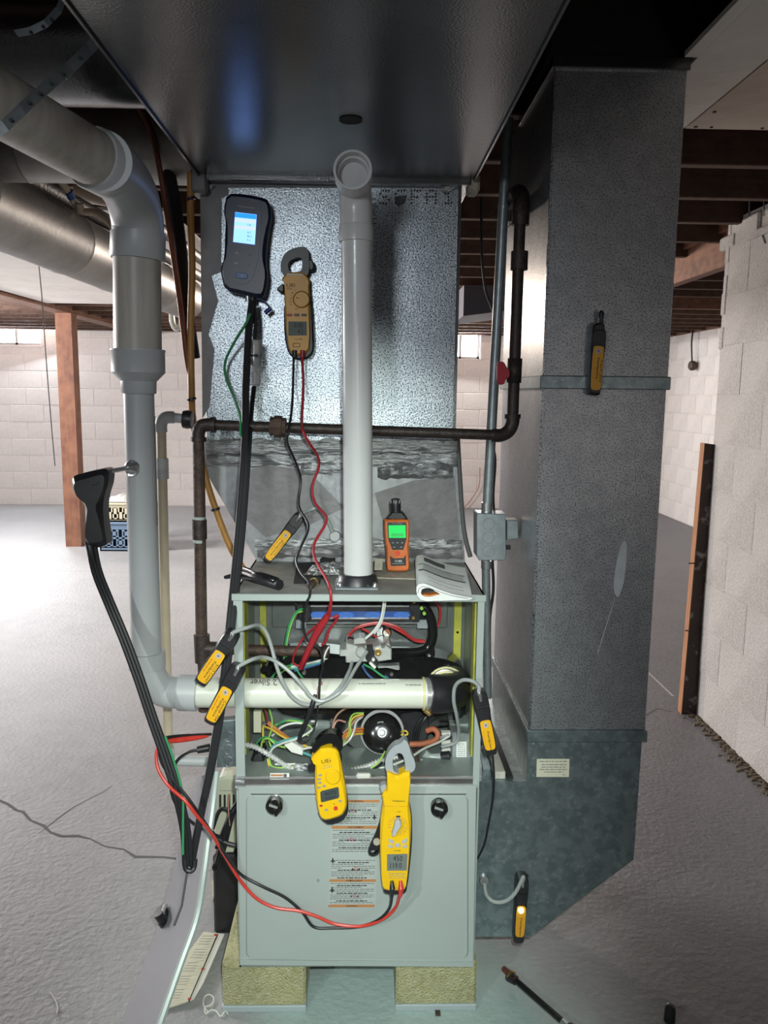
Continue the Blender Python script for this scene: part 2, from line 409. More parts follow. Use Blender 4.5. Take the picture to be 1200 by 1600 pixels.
for nme, c in dict(w_white=(0.62, 0.64, 0.60), w_green=(0.05, 0.30, 0.12), w_lime=(0.30, 0.55, 0.10), w_yellow=(0.66, 0.48, 0.06),
                   w_orange=(0.60, 0.20, 0.05), w_brown=(0.36, 0.20, 0.13), w_teal=(0.10, 0.33, 0.33), w_blue=(0.06, 0.12, 0.30),
                   w_red=(0.45, 0.035, 0.035), w_black=(0.015, 0.015, 0.016), w_grey=(0.30, 0.30, 0.30), w_pink=(0.45, 0.22, 0.18), w_purple=(0.2, 0.03, 0.07)).items():
    mat(nme, c, .4)

# the floor: pale paint on the left, darkened towards the right wall, brighter blue-green before the furnace
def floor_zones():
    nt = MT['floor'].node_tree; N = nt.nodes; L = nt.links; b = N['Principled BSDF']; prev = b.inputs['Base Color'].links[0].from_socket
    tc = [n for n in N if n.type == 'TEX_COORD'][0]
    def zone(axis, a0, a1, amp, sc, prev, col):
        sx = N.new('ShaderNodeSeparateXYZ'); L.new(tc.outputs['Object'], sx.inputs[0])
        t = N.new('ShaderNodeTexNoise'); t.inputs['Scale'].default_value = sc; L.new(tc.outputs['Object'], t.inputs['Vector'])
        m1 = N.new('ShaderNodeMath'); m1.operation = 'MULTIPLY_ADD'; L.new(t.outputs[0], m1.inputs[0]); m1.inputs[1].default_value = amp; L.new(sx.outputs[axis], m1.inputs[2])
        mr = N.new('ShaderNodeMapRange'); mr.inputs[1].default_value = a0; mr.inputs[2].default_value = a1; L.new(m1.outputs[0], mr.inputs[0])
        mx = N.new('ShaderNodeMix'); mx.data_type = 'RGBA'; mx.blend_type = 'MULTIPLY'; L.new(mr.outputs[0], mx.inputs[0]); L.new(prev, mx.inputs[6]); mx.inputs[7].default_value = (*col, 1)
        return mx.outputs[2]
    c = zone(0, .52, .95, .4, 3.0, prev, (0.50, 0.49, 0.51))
    # a brighter blue-green area centred just before the furnace, fading outwards
    sx = N.new('ShaderNodeSeparateXYZ'); L.new(tc.outputs['Object'], sx.inputs[0])
    t = N.new('ShaderNodeTexNoise'); t.inputs['Scale'].default_value = 5; L.new(tc.outputs['Object'], t.inputs['Vector'])
    v = N.new('ShaderNodeVectorMath'); v.operation = 'DISTANCE'; L.new(tc.outputs['Object'], v.inputs[0]); v.inputs[1].default_value = (.12, 1.55, 0)
    m1 = N.new('ShaderNodeMath'); m1.operation = 'MULTIPLY_ADD'; L.new(t.outputs[0], m1.inputs[0]); m1.inputs[1].default_value = .2; L.new(v.outputs['Value'], m1.inputs[2])
    mr = N.new('ShaderNodeMapRange'); mr.inputs[1].default_value = .54; mr.inputs[2].default_value = .38; L.new(m1.outputs[0], mr.inputs[0])
    mx = N.new('ShaderNodeMix'); mx.data_type = 'RGBA'; mx.blend_type = 'MULTIPLY'; L.new(mr.outputs[0], mx.inputs[0]); L.new(c, mx.inputs[6]); mx.inputs[7].default_value = (1.12, 1.42, 1.34, 1)
    L.new(mx.outputs[2], b.inputs['Base Color'])
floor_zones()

# ================================================================== SETTING
YB, XR, XL, ZJ = 9.9, 3.6, -6.2, 2.10
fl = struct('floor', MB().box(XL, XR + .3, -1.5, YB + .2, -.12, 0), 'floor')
def strip(name, pp, wd, z, mat_, parent, jag=0.0, rnd=random.Random(3)):
    P = [PZ(x, y, z) for x, y in pp]; Q = []
    for a, b in zip(P, P[1:]):
        n = max(1, int((b - a).length / .05)) if jag else 1
        for k in range(n):
            p = a.lerp(b, k / n)
            if jag: p += Vector((rnd.uniform(-jag, jag), rnd.uniform(-jag, jag), 0))
            Q.append(p)
    Q.append(P[-1]); mb = MB(); vs = []
    for i, p in enumerate(Q):
        t = (Q[min(i + 1, len(Q) - 1)] - Q[max(i - 1, 0)]).normalized(); nn = Vector((-t.y, t.x, 0))
        w_ = wd * (rnd.uniform(.3, 1.2) if jag else 1)
        vs += [p + nn * w_ / 2, p - nn * w_ / 2]
    mb.add(vs, [(2 * i, 2 * i + 1, 2 * i + 3, 2 * i + 2) for i in range(len(Q) - 1)])
    return obj(name, mb, mat_, parent)
strip('floor_crack', [(0, 1250), (40, 1270), (75, 1300), (140, 1312), (215, 1335), (285, 1342)], .010, .001, 'crack', fl, .012)
strip('floor_crack', [(62, 1302), (110, 1262), (175, 1228)], .003, .001, 'crack', fl, .01)
strip('floor_crack', [(1003, 1118), (1025, 1108), (1050, 1112)], .012, .001, 'crack', fl, .012)
strip('floor_joint', [(-300, 885), (120, 892), (330, 898)], .012, .001, 'joint', fl)
strip('floor_joint', [(1008, 1046), (1052, 1088)], .012, .001, 'patch', fl)
strip('floor_joint', [(760, 992), (800, 1075), (815, 1110)], .008, .001, 'joint', fl)

BLK = {}
def block_mesh(kind, wd, h, mat_, dep=.03, ch=.006):
    """one painted block, chamfered face towards -Y (kind y) or -X (kind x)"""
    a, b = wd / 2, h / 2
    if kind == 'y':
        vs = [(-a, 0, -b), (a, 0, -b), (a, 0, b), (-a, 0, b)] + [(sx * (a - ch), -dep, sz * (b - ch)) for sx, sz in ((-1, -1), (1, -1), (1, 1), (-1, 1))] + [(sx * a, -dep + ch, sz * b) for sx, sz in ((-1, -1), (1, -1), (1, 1), (-1, 1))]
    else:
        vs = [(0, -a, -b), (0, a, -b), (0, a, b), (0, -a, b)] + [(-dep, sx * (a - ch), sz * (b - ch)) for sx, sz in ((-1, -1), (1, -1), (1, 1), (-1, 1))] + [(-dep + ch, sx * a, sz * b) for sx, sz in ((-1, -1), (1, -1), (1, 1), (-1, 1))]
    fs = [(4, 5, 6, 7)] + [(8 + i, 8 + (i + 1) % 4, 4 + (i + 1) % 4, 4 + i) for i in range(4)] + [(i, (i + 1) % 4, 8 + (i + 1) % 4, 8 + i) for i in range(4)]
    me = MB().add(vs, fs).mesh('block'); me.materials.append(MT[mat_]); return me
def block_wall(parent, kind, fixed, a0, a1, z0, rows, mat_, openings=(), joint=.007, dep=.007, ch=.004):
    full = block_mesh(kind, .4064 - joint, .2032 - joint, mat_, dep, ch); half = block_mesh(kind, .2032 - joint, .2032 - joint, mat_, dep, ch)
    for r in range(rows):
        z = z0 + .2032 * (r + .5); a = a0 - (.2032 if r % 2 else 0)
        while a < a1 - .1:
            lo, hi = a, a + .4064
            me = full; c = (lo + hi) / 2
            if lo < a0 - .01: me = half; c = hi - .1016
            elif hi > a1 + .1: me = half; c = lo + .1016
            hw = .2 if me is full else .1
            if not any(c + hw > o[0] + .03 and c - hw < o[1] - .03 and z + .1 > o[2] + .03 and z - .1 < o[3] - .03 for o in openings):
                o = bpy.data.objects.new('block', me); COL.objects.link(o); o.parent = parent
                j = random.uniform(-.0015, .0015)
                o.location = (c, fixed + j, z) if kind == 'y' else (fixed + j, c, z)
            a += .4064
W1 = (-4.52, -3.86, 1.93, 2.24); W2 = (.93, 1.40, 1.83, 2.24)
wb = MB()
for x0, x1, z0, z1 in ((XL, W1[0], 0, 2.24), (W1[0], W1[1], 0, W1[2]), (W1[1], W2[0], 0, 2.24), (W2[0], W2[1], 0, W2[2]), (W2[1], XR, 0, 2.24)):
    wb.box(x0, x1, YB, YB + .16, z0, z1)
wall_back = struct('wall_back', wb, 'mortar')
block_wall(wall_back, 'y', YB + .002, -5.3, XR - .05, 0.0, 11, 'blockpaint', (W1, W2))
wall_right = struct('wall_right', MB().box(XR, XR + .2, 2.0, YB + .1, 0, 2.24), 'mortar')
block_wall(wall_right, 'x', XR + .002, 6.3, YB - .04, 0.0, 11, 'blockpaint')
struct('wall_left', MB().box(XL - .2, XL, -1.5, YB + .1, 0, 2.4), 'blockpaint')
wall_near = struct('wall_near', MB().box(1.502, 1.72, .5, 3.43, 0, 2.13), 'nearpaint')
block_wall(wall_near, 'x', 1.503, .58, 3.42, 0.0, 10, 'nearpaint', joint=.0012, dep=.0025, ch=.0018)
# broken mortar along the top of the near wall
mb = MB(); rnd = random.Random(5)
for k in range(26):
    y = .8 + k * .103; h = rnd.uniform(.02, .09)
    mb.box(1.494 + rnd.uniform(-.008, .006), 1.70, y - .02, y + rnd.uniform(.09, .13), 2.02, 2.03 + h, .008)
obj('mortar_cap', mb, 'nearpaint', wall_near)
mb = MB()
for k in range(7):
    z = 1.62 + k * .07
    mb.box(1.499 + rnd.uniform(-.004, .004), 1.60, 3.40, 3.432 + rnd.uniform(0, .012), z - .01, z + .085, .006)
obj('mortar_edge', mb, 'nearpaint', wall_near)
def wall_crack(pp, wpx):
    P = [PX(x, y, 1.4985) for x, y in pp]
    obj('wall_crack', MB().tube(P, [px2m(wpx, P[0])] * len(P), 5), 'ink_grey', wall_near)
wall_crack([(1172, 295), (1170, 345), (1178, 358), (1190, 365), (1195, 380)], 1.2)
wall_crack([(1195, 300), (1192, 338)], 1.0)

def window(name, W, split):
    f = struct(name, MB().box(W[0], W[1], YB + .10, YB + .13, W[2], W[2] + .03).box(W[0], W[1], YB + .10, YB + .13, W[3] - .03, W[3])
               .box(W[0], W[0] + .03, YB + .10, YB + .13, W[2], W[3]).box(W[1] - .03, W[1], YB + .10, YB + .13, W[2], W[3])
               .box(split - .015, split + .015, YB + .10, YB + .13, W[2], W[3]), 'frame_white')
    obj('pane', MB().box(W[0] + .03, split - .015, YB + .112, YB + .118, W[2] + .03, W[3] - .03), 'glass', f)
    obj('pane', MB().box(split + .015, W[1] - .03, YB + .112, YB + .118, W[2] + .03, W[3] - .03), 'glass', f)
    obj('window_sill', MB().box(W[0] - .02, W[1] + .02, YB - .02, YB + .1, W[2] - .025, W[2], .004), 'blockpaint', f)
window('window_1', W1, -4.2); window('window_2', W2, 1.165)

# ceiling: subfloor boards carried by joists 16 inches apart
ceil = struct('ceiling', MB().box(XL, XR + .3, -1.0, YB + .2, ZJ + .235, ZJ + .27), 'subfloor')
jm = MB().box(XL + .1, XR + .2, -.02, .02, 0, .235, .003).mesh('joist'); jm.materials.append(MT['joist'])
jm2 = MB().box(-.6, XR - .2, -.02, .02, 0, .235, .003).mesh('joist'); jm2.materials.append(MT['beamwood'])
k = 0; y = .527
while y < YB - .1:
    if not 1.6 < y < 1.8:
        o = bpy.data.objects.new('joist', jm); COL.objects.link(o); o.parent = ceil; o.location = (0, y, ZJ)
    y += .4
o = bpy.data.objects.new('joist', jm2); COL.objects.link(o); o.parent = ceil; o.location = (1.4, 5.95, ZJ - .06)
pan = obj('ceiling_panel', MB().box(.664, .805, .2, 2.147, ZJ - .012, ZJ - .001), 'drywall', ceil)
obj('ceiling_panel', MB().box(.636, .6635, .2, 1.715, ZJ - .012, ZJ - .001), 'drywall', ceil)
pan2 = obj('ceiling_panel', MB().box(.81, 1.49, .2, 2.147, ZJ - .012, ZJ - .001), 'drywall_tan', ceil)
for y in (1.72, 2.02, 2.13):
    for x in (.83,): obj('screw', MB().lathe((x, y, ZJ - .0145), (x, y, ZJ - .011), [(0, .0), (0, .005), (1, .005)], 8), 'ink', pan2)
for x in (.87, 1.0, 1.12): obj('screw', MB().lathe((x, 2.13, ZJ - .0145), (x, 2.13, ZJ - .011), [(0, 0), (0, .004), (1, .004)], 8), 'ink', pan2)
obj('ceiling_panel', MB().box(-2.52, -.75, 3.2, 6.6, ZJ - .014, ZJ - .002), 'drywall', ceil)
obj('rim_joist', MB().box(XR - .05, XR + .1, 2.0, YB, ZJ - .0, 2.3), 'beamwood', ceil)
obj('sill_plate', MB().box(XL, XR, YB - .01, YB + .15, 2.24, 2.32), 'beamwood', ceil)

tag(obj('wooden_beam', MB().box(-2.72, -2.57, 1.2, YB, ZJ - .03, ZJ + .23, .004), 'beamwood'), 'long brown wooden girder carried by the square post at left', 'beam')
t = thing('wooden_beam', 'brown built-up wooden girder resting behind the rough right wall', 'beam', (1.66, 4.2, 2.0))
obj('plank', MB().box(1.60, 1.64, 3.47, 8.6, 1.99, 2.16, .003), 'beamwood', t)
obj('plank', MB().box(1.645, 1.685, 3.47, 8.6, 2.0, 2.17, .003), 'postwood', t)
obj('ledger', MB().box(1.575, 1.598, 3.47, 8.6, 2.135, 2.20, .003), 'postwood', t)

p0 = Vector((-2.64, 7.3, 0)); mb = MB()
mb.prism([(-2.70, 7.24, 0), (-2.56, 7.24, 0), (-2.56, 7.38, 0), (-2.70, 7.38, 0)], (-.0, 0, ZJ - .03))
tag(obj('support_post', mb, 'postwood'), 'square red-brown wooden post under the girder at left', 'post')

t = thing('leaning_board', 'brown board with white smears standing at the end of the right wall', 'board', (1.47, 3.46, 0))
bq = [PZ(1062, 1112, 0), PZ(1083, 1112, 0), PY(1120, 695, 3.45), PY(1098, 692, 3.45)]
obj('board', MB().prism([q + Vector((0, -.03, 0)) for q in bq], (0, .045, 0)), 'smearboard', t)
obj('side_strip', MB().prism([bq[0] + Vector((-.004, -.028, 0)), bq[3] + Vector((-.004, -.028, 0)), bq[3] + Vector((-.004, .015, 0)), bq[0] + Vector((-.004, .015, 0))], (.003, .0, 0)), 'endgrain', t)
for (x, yy) in ((1074, 880), (1068, 985)):
    P = PY(x + 12, yy, 3.42); obj('nail', MB().tube([P, P + Vector((-.03, -.005, 0))], .003, 6), 'ink', t)

# dirt fallen along the foot of the near wall
mb = MB(); rnd = random.Random(11)
for k in range(900):
    y = rnd.uniform(1.6, 3.4); x = 1.50 - abs(rnd.gauss(0, .022)); s = rnd.uniform(.0015, .007)
    mb.box(x - s, x + s, y - s * rnd.uniform(.6, 1.6), y + s, 0, s * rnd.uniform(.5, 1.2))
d = obj('wall_debris', mb, 'debris'); d['kind'] = 'stuff'; tag(d, 'crumbled mortar and dirt along foot of right wall', 'debris')

# ================================================================== DUCTWORK AND PIPES
# supply trunk overhead
t = thing('overhead_duct', 'wide dark sheet-metal supply duct hanging overhead', 'duct', (-.06, 1.5, 1.9))
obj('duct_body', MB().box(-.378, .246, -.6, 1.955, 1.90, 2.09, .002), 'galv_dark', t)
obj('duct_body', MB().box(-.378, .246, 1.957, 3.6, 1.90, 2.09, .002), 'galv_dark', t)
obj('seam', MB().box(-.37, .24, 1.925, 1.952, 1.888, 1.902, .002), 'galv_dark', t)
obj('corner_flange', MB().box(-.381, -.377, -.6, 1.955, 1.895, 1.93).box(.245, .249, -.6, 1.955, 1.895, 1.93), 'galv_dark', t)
hc = PZ(548, 187, 1.8995)
obj('hole', MB().lathe(hc, hc - Vector((0, 0, .002)), [(0, .0), (0, .021), (1, .021)], 20), 'black_foam', t)
obj('duct_cleat', MB().box(.235, .262, 1.93, 1.99, 1.875, 1.915, .006), 'mastic_tan', t)
obj('duct_cleat', MB().box(-.40, -.36, 1.92, 1.99, 1.86, 1.915, .006), 'mastic', t)

# plenum over the coil
YP = 1.96
t = thing('supply_plenum', 'spangled galvanized plenum box behind the gauges and white pipe', 'duct', (-.08, YP, 1.3))
XPL, XPR = PY(318, 480, YP).x, PY(714, 480, YP).x
obj('plenum_body', MB().box(XPL, XPR, YP, 2.45, 1.29, 1.9, .002), 'galv', t)
obj('corner_bead', MB().box(XPR - .004, XPR + .004, YP - .004, YP + .004, 1.29, 1.9), 'galv_dark', t)
obj('mastic_band', plate(zp(290, 260, 2.667, [(60, 60), (178, 50), (178, 120), (150, 130), (148, 440), (108, 455), (135, 560), (95, 700), (120, 760), (100, 1000), (70, 1050)]), YP - .002, .002), 'mastic', t)
obj('tape', plate(rect(352, 283, 716, 293), YP - .003, .003), 'mastic', t)
obj('foil_scrap', plate([(690, 292), (712, 286), (720, 282), (718, 290), (700, 300), (690, 298)], YP - .012, .01), 'foil_bright', t)
obj('foil_scrap', plate([(314, 292), (324, 288), (336, 290), (330, 296), (318, 298)], YP - .012, .01), 'foil_bright', t)
# dotted stamp on the sheet: ..SSFA1
DOT = {'S': ["0111", "1000", "0110", "0001", "1110"], 'O': ["0110", "1001", "1001", "1001", "0110"], 'F': ["1111", "1000", "1110", "1000", "1000"],
       'A': ["0110", "1001", "1111", "1001", "1001"], '1': ["010", "110", "010", "010", "111"], 'U': ["1001", "1001", "1001", "1001", "0110"]}
mb = MB()
for ch, x0 in (('S', 594), ('S', 618), ('F', 643), ('A', 667), ('1', 696)):
    for r, row in enumerate(DOT[ch]):
        for c, v in enumerate(row):
            if v == '1': plate(circ(x0 + c * 4.6, 297.5 + r * 4.9, 1.55, 8), YP - .0035, .003, mb=mb)
obj('stamp', mb, 'ink', t)
text('1Timp.1', 585, 330, 40, YP - .003, 'ink', t, rot=-90, name='stamp')
obj('scuff', plate([(617, 307), (636, 305), (632, 318), (622, 322), (617, 316)], YP - .0045, .003), 'galv_dark', t)

# evaporator coil case, flaring to the left
t = thing('coil_case', 'grey taped coil case flaring between furnace top and plenum', 'coil case', (0, 2.0, .992))
YC = 1.985
pts = [PY(402, 880, YC), PY(727, 876, YC), PY(714, 690, YC), PY(320, 690, YC), PY(320, 735, YC)]
pts[0].z = pts[1].z = .993
obj('case_body', MB().prism(pts, (0, .40, 0)), 'galv_coil', t)
obj('pale_panel', plate(zp(300, 640, 2.609, [(290, 225), (470, 245), (620, 400), (480, 470), (300, 520), (210, 440), (195, 260)]), YC - .003, .002), 'mastic', t)
obj('pale_panel', plate(zp(300, 640, 2.609, [(1070, 270), (1090, 540), (900, 520), (790, 500), (745, 340), (900, 290)]), YC - .003, .002), 'mastic', t)
def rough_band(name, x0, x1, yt, yb, Y, mat_, parent, nx=30, ny=5, amp=.006, seed=1):
    rnd = random.Random(seed); vs = []
    for j in range(ny + 1):
        for i in range(nx + 1):
            x = x0 + (x1 - x0) * i / nx; y = yt + (yb - yt) * j / ny
            if 0 < j < ny or True: y += rnd.uniform(-2.5, 2.5)
            vs.append(PY(x, y, Y - (rnd.uniform(0, amp) if 0 < j < ny and 0 < i < nx else 0)))
    fs = [(j * (nx + 1) + i, j * (nx + 1) + i + 1, (j + 1) * (nx + 1) + i + 1, (j + 1) * (nx + 1) + i) for j in range(ny) for i in range(nx)]
    m = MB().add(vs, fs); m.s = [True] * len(m.f); return obj(name, m, mat_, parent)
rough_band('foil_tape', 322, 714, 686, 708, YP - .004, 'foil', t, 40, 4, .006, 1)
rough_band('foil_tape', 323, 714, 708, 728, YC - .005, 'foil', t, 40, 4, .008, 2)
rough_band('foil_tape', 590, 708, 722, 748, YC - .006, 'foil', t, 18, 4, .014, 3)
rough_band('foil_tape', 470, 540, 722, 742, YC - .006, 'foil', t, 12, 3, .010, 4)
rough_band('foil_tape', 398, 722, 842, 860, YC - .005, 'foil', t, 40, 4, .007, 5)
rough_band('foil_tape', 402, 724, 858, 872, YC - .008, 'mastic', t, 40, 3, .008, 6)
obj('access_cover', disc(523, 838, 9, YC - .012, .012, .002), 'steel', t)
obj('edge_trim', MB().tube(wpts([(715, 682, YC), (717, 720, YC), (722, 800, YC), (727, 840, YC), (735, 870, YC)], 4), .006, 6), 'ink_soft', t)

# round ducts at the upper left
def ring_duct(name, label, A, B, r, rings, mat_='galv_round'):
    A, B = Vector(A), Vector(B); t = thing(name, label, 'duct', (A + B) / 2 - Vector((0, 0, r)))
    L = (B - A).length; cuts = [0] + [q / L for q in rings] + [1]
    for a, b in zip(cuts, cuts[1:]):
        obj('duct_section', MB().lathe(A.lerp(B, a), A.lerp(B, b), [(0, r * .96), (0, r), (.98, r), (1, r * 1.025), (1, r * .96)], 28), mat_, t)
    return t
ring_duct('round_duct', 'long round galvanized duct running back at upper left', (-.985, .9, 1.872), (-.90, 4.15, 1.868), .098, [1.1, 1.72, 2.15, 2.75])
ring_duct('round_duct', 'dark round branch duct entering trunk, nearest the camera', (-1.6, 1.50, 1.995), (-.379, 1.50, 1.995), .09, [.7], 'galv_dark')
ring_duct('round_duct', 'grey round branch duct entering trunk, above the white elbow', (-1.6, 2.02, 1.985), (-.379, 2.02, 1.985), .085, [.55, .8], 'galv_round')

def pipe_run(name, label, cat, pts, r, mat_, tie=None):
    t = tag(obj(name, MB().tube(cr(pts, 5), r, 10), mat_), label, cat); return t
pipe_run('iron_pipe', 'upper dark iron pipe running back beside the round duct', 'pipe', [(-.92, 1.5, 2.05), (-.80, 3.0, 2.03), (-.76, 4.4, 2.02)], .024, 'iron')
pipe_run('iron_pipe', 'lower dark iron pipe running back along the round duct', 'pipe', [(-1.02, 1.5, 2.0), (-.88, 3.0, 1.985), (-.82, 4.4, 1.98)], .026, 'iron')
t = thing('water_pipe', 'cream plastic water pipe with blue band near the white elbow', 'pipe', PY(120, 320, 2.5))
obj('pipe', MB().tube(wpts([(85, 270, 2.4), (105, 298, 2.45), (118, 320, 2.5), (128, 330, 2.5), (150, 333, 2.5), (172, 350, 2.5), (185, 375, 2.5)], 5), px2m(5.5, PY(120, 320, 2.5)), 8), 'pvc_tan', t)
obj('band', cyl2((107, 299, 2.45), (112, 309, 2.47), 6.2), 'blue_btn', t)
obj('elbow', cyl2((124, 318, 2.49), (126, 334, 2.5), 7), 'pvc_tan', t)
tag(obj('drain_pipe', MB().tube(wpts([(120, 298, 2.9), (150, 303, 2.9), (200, 310, 2.9)], 4), .035, 12), 'pvc_tan'), 'cream drain pipe seen above the water pipe, behind white elbow', 'pipe')
tag(obj('drain_trap', MB().tube(wpts([(268, 488, 4.6), (270, 505, 4.6), (275, 513, 4.6), (282, 508, 4.6), (283, 490, 4.6), (283, 400, 4.6)], 5), .016, 8), 'pvc_cream'), 'small white curved drain trap below the round duct end', 'trap')
tag(obj('pull_string', MB().tube(wpts([(52, 252, 2.6), (58, 380, 2.6), (66, 470, 2.6), (72, 560, 2.6), (80, 660, 2.6), (86, 728, 2.6)], 4) , .0017, 5), 'string'), 'thin white pull string hanging in front of far block wall', 'string')

# the white vent pipe
YV = 1.70
t = thing('vent_pipe', 'white plastic flue vent climbing left of furnace to the ceiling', 'pipe', PY(228, 1080, YV))
obj('horizontal_pipe', MB().tube([PY(306, 1082, YV + .01), PY(672, 1084, YV + .01)], px2m(23, PY(500, 1083, YV)), 28), 'pvc_cream', t)
obj('lower_elbow', MB().tube(wpts([(229, 1020, YV), (231, 1040, YV), (238, 1062, YV), (256, 1079, YV + .01), (282, 1082, YV + .01), (300, 1082, YV + .01)], 5), px2m(25, PY(229, 1020, YV)), 28), 'pvc', t)
obj('elbow_hub', cyl2((229, 1018, YV), (230, 1042, YV), 28.5, n=28), 'pvc', t)
obj('elbow_hub', cyl2((280, 1082, YV + .01), (309, 1083, YV + .01), 28, n=28), 'pvc', t)
obj('vertical_pipe', cyl2((216.5, 600, YV), (229, 1030, YV), 23.4, 23.2, n=28), 'pvc', t)
obj('pipe_print', MB().add([PY(240, 650, YV - .030), PY(242.6, 650, YV - .031), PY(247, 820, YV - .031), PY(244.5, 820, YV - .030)], [(0, 1, 2, 3)]), 'ink_soft', t)
A, B = PY(215.5, 546, YV), PY(217, 615, YV); k1 = px2m(1, A)
obj('reducer', MB().lathe(A, B, [(0, 36 * k1), (0, 41.5 * k1), (.04, 42 * k1), (.06, 41 * k1), (.52, 41 * k1), (.72, 27.5 * k1), (.98, 27 * k1), (1, 26 * k1), (1, 20 * k1)], 32), 'pvc', t)
obj('upper_pipe', cyl2((214, 395, YV), (215.5, 556, YV), 36.5, 36.3, n=32), 'pvc_old', t)
scribble([(199, 420, 201, 442, 1.5)], YV - .049, 'ink_pink', t)
A, B = PY(216, 366, YV), PY(215, 406, YV)
obj('elbow_hub', MB().lathe(A, B, [(0, 38 * k1), (0, 41 * k1), (.95, 41.5 * k1), (1, 40 * k1), (1, 34 * k1)], 32), 'pvc', t)
ew = cr([PY(216, 372, 1.70), PY(214, 340, 1.69), PY(203, 300, 1.64), PY(182, 270, 1.555), PY(160, 251, 1.47)], 6)
obj('upper_elbow', MB().tube(ew, [px2m(39.5, ew[0])] * len(ew), 32), 'pvc', t)
A = PY(168, 258, 1.50); B = PY(150, 246, 1.44)
ax = (PY(0, 163, 1.26) - PY(155, 250, 1.47)).normalized(); c0 = PY(172, 262, 1.515)
obj('elbow_hub', MB().lathe(c0, c0 + ax * .05, [(0, .050), (0, .0535), (.95, .0535), (1, .052), (1, .044)], 32), 'pvc', t)
obj('ceiling_pipe', MB().tube([c0, PY(0, 163, 1.26), PY(0, 163, 1.26) + ax * .5], .0468, 32), 'pvc_old', t)
P = PY(112, 248, 1.39)
for s_, dx, dy, wd in (('10', 78, 200, 12),):
    Q = PY(dx, dy, 1.33); text(s_, dx, dy, wd, Q.y, 'ink_soft', t, rot=28, name='pipe_print')
obj('probe_clamp', MB().tube([PY(206 + 9 * math.cos(a), 733 + 10 * math.sin(a), YV - .032) for a in [i * .4 for i in range(17)]], .0035, 6), 'chrome', t)

t = thing('hanger_strap', 'perforated metal hanger strap looped under the white pipe', 'strap', PY(0, 200, 1.16))
SP = [(170, 40, 1.36), (140, 75, 1.33), (110, 105, 1.29), (70, 138, 1.23), (35, 170, 1.18), (8, 196, 1.16), (-20, 215, 1.16)]
vs = []
for x, y, Y in SP: vs += [PY(x - 6, y - 8, Y), PY(x + 6, y + 8, Y)]
mb = MB().add(vs + [v + Vector((0, .002, .001)) for v in vs], [])
n = len(SP)
for i in range(n - 1):
    a, b, c, d2 = 2 * i, 2 * i + 1, 2 * i + 3, 2 * i + 2; m_ = 2 * n
    mb.add([], []); mb.f += [(a, b, c, d2), (m_ + a, m_ + d2, m_ + c, m_ + b), (a, d2, m_ + d2, m_ + a), (b, m_ + b, m_ + c, c)]; mb.s += [False] * 4
obj('strap_band', mb, 'zinc', t)
for x, y, Y in ((125, 90, 1.31), (98, 115, 1.27), (80, 130, 1.243), (62, 145, 1.215), (45, 160, 1.193), (17, 187, 1.165)):
    obj('hole', disc(x, y, 3.2, Y - .003, .002, n=10), 'ink', t)
t = thing('hanger_strap', 'short perforated metal strap at the top left corner', 'strap', PY(60, 40, 1.25))
mb = MB()
SP = [(25, 52, 1.25), (50, 47, 1.25), (72, 36, 1.25), (92, 15, 1.26), (105, -20, 1.28)]; vs = []
for x, y, Y in SP: vs += [PY(x - 4, y - 5, Y), PY(x + 4, y + 6, Y)]
mb.add(vs, [(2 * i, 2 * i + 1, 2 * i + 3, 2 * i + 2) for i in range(len(SP) - 1)]); obj('strap_band', mb, 'zinc', t)
for x, y in ((48, 50), (67, 41), (80, 30)): obj('hole', disc(x, y, 2.8, 1.247, .002, n=10), 'ink', t)

# condensate drain
YD = 1.90
t = thing('drain_line', 'thin cream condensate pipe standing behind the white vent', 'pipe', PY(268, 1190, YD))
obj('vertical_pipe', cyl2((252, 668, YD), (263, 1180, YD), 7.6, n=14), 'pvc_tan', t)
obj('elbow', MB().tube(wpts([(252, 675, YD), (252, 662, YD), (258, 653, YD), (272, 652, YD)], 5), px2m(9.5, PY(252, 670, YD)), 14), 'pvc', t)
obj('stub', cyl2((268, 652, YD), (292, 655, YD), 7.5), 'pvc', t)
obj('union_nut', MB().lathe(PY(286, 655, YD), PY(300, 656, YD), [(0, .012), (0, .020), (.5, .022), (1, .020), (1, .012)], 10), 'black', t)
obj('coupling', cyl2((253.5, 716, YD), (254.2, 748, YD), 9.6), 'pvc', t)
obj('tee', cyl2((262, 1168, YD), (266, 1205, YD), 10), 'pvc', t)
obj('lower_pipe', cyl2((262, 1188, YD), (335, 1190, YD + .03), 8), 'pvc', t)

# gas line
YG = 1.82
t = thing('gas_pipe', 'dark iron gas pipe crossing plenum and entering furnace side', 'pipe', PY(315, 1012, YG))
def gp(a, b, r, m_='iron', nm='pipe'): return obj(nm, cyl2(a, b, r, n=16), m_, t)
gp((330, 664, YG), (782, 680, YG + .01), 8.2)
gp((310, 675, YG), (315, 1005, YG), 9.3, 'iron_rust')
gp((801, 655, YG + .02), (813, 330, YG + .03), 9)
obj('elbow', MB().tube(wpts([(310, 690, YG), (310, 676, YG), (315, 666, YG), (326, 664, YG), (337, 664, YG)], 5), px2m(10.5, PY(310, 676, YG)), 16), 'iron', t)
for a, b in (((310, 683, YG), (310, 690, YG)), ((330, 664, YG), (337, 664, YG))): obj('elbow_bead', cyl2(a, b, 12.5), 'iron', t)
obj('elbow', MB().tube(wpts([(770, 680, YG + .01), (783, 680, YG + .015), (795, 673, YG + .02), (801, 660, YG + .02), (801, 648, YG + .02)], 5), px2m(10.5, PY(801, 650, YG)), 16), 'iron', t)
obj('elbow_bead', cyl2((801, 654, YG + .02), (801, 647, YG + .02), 12.5), 'iron', t)
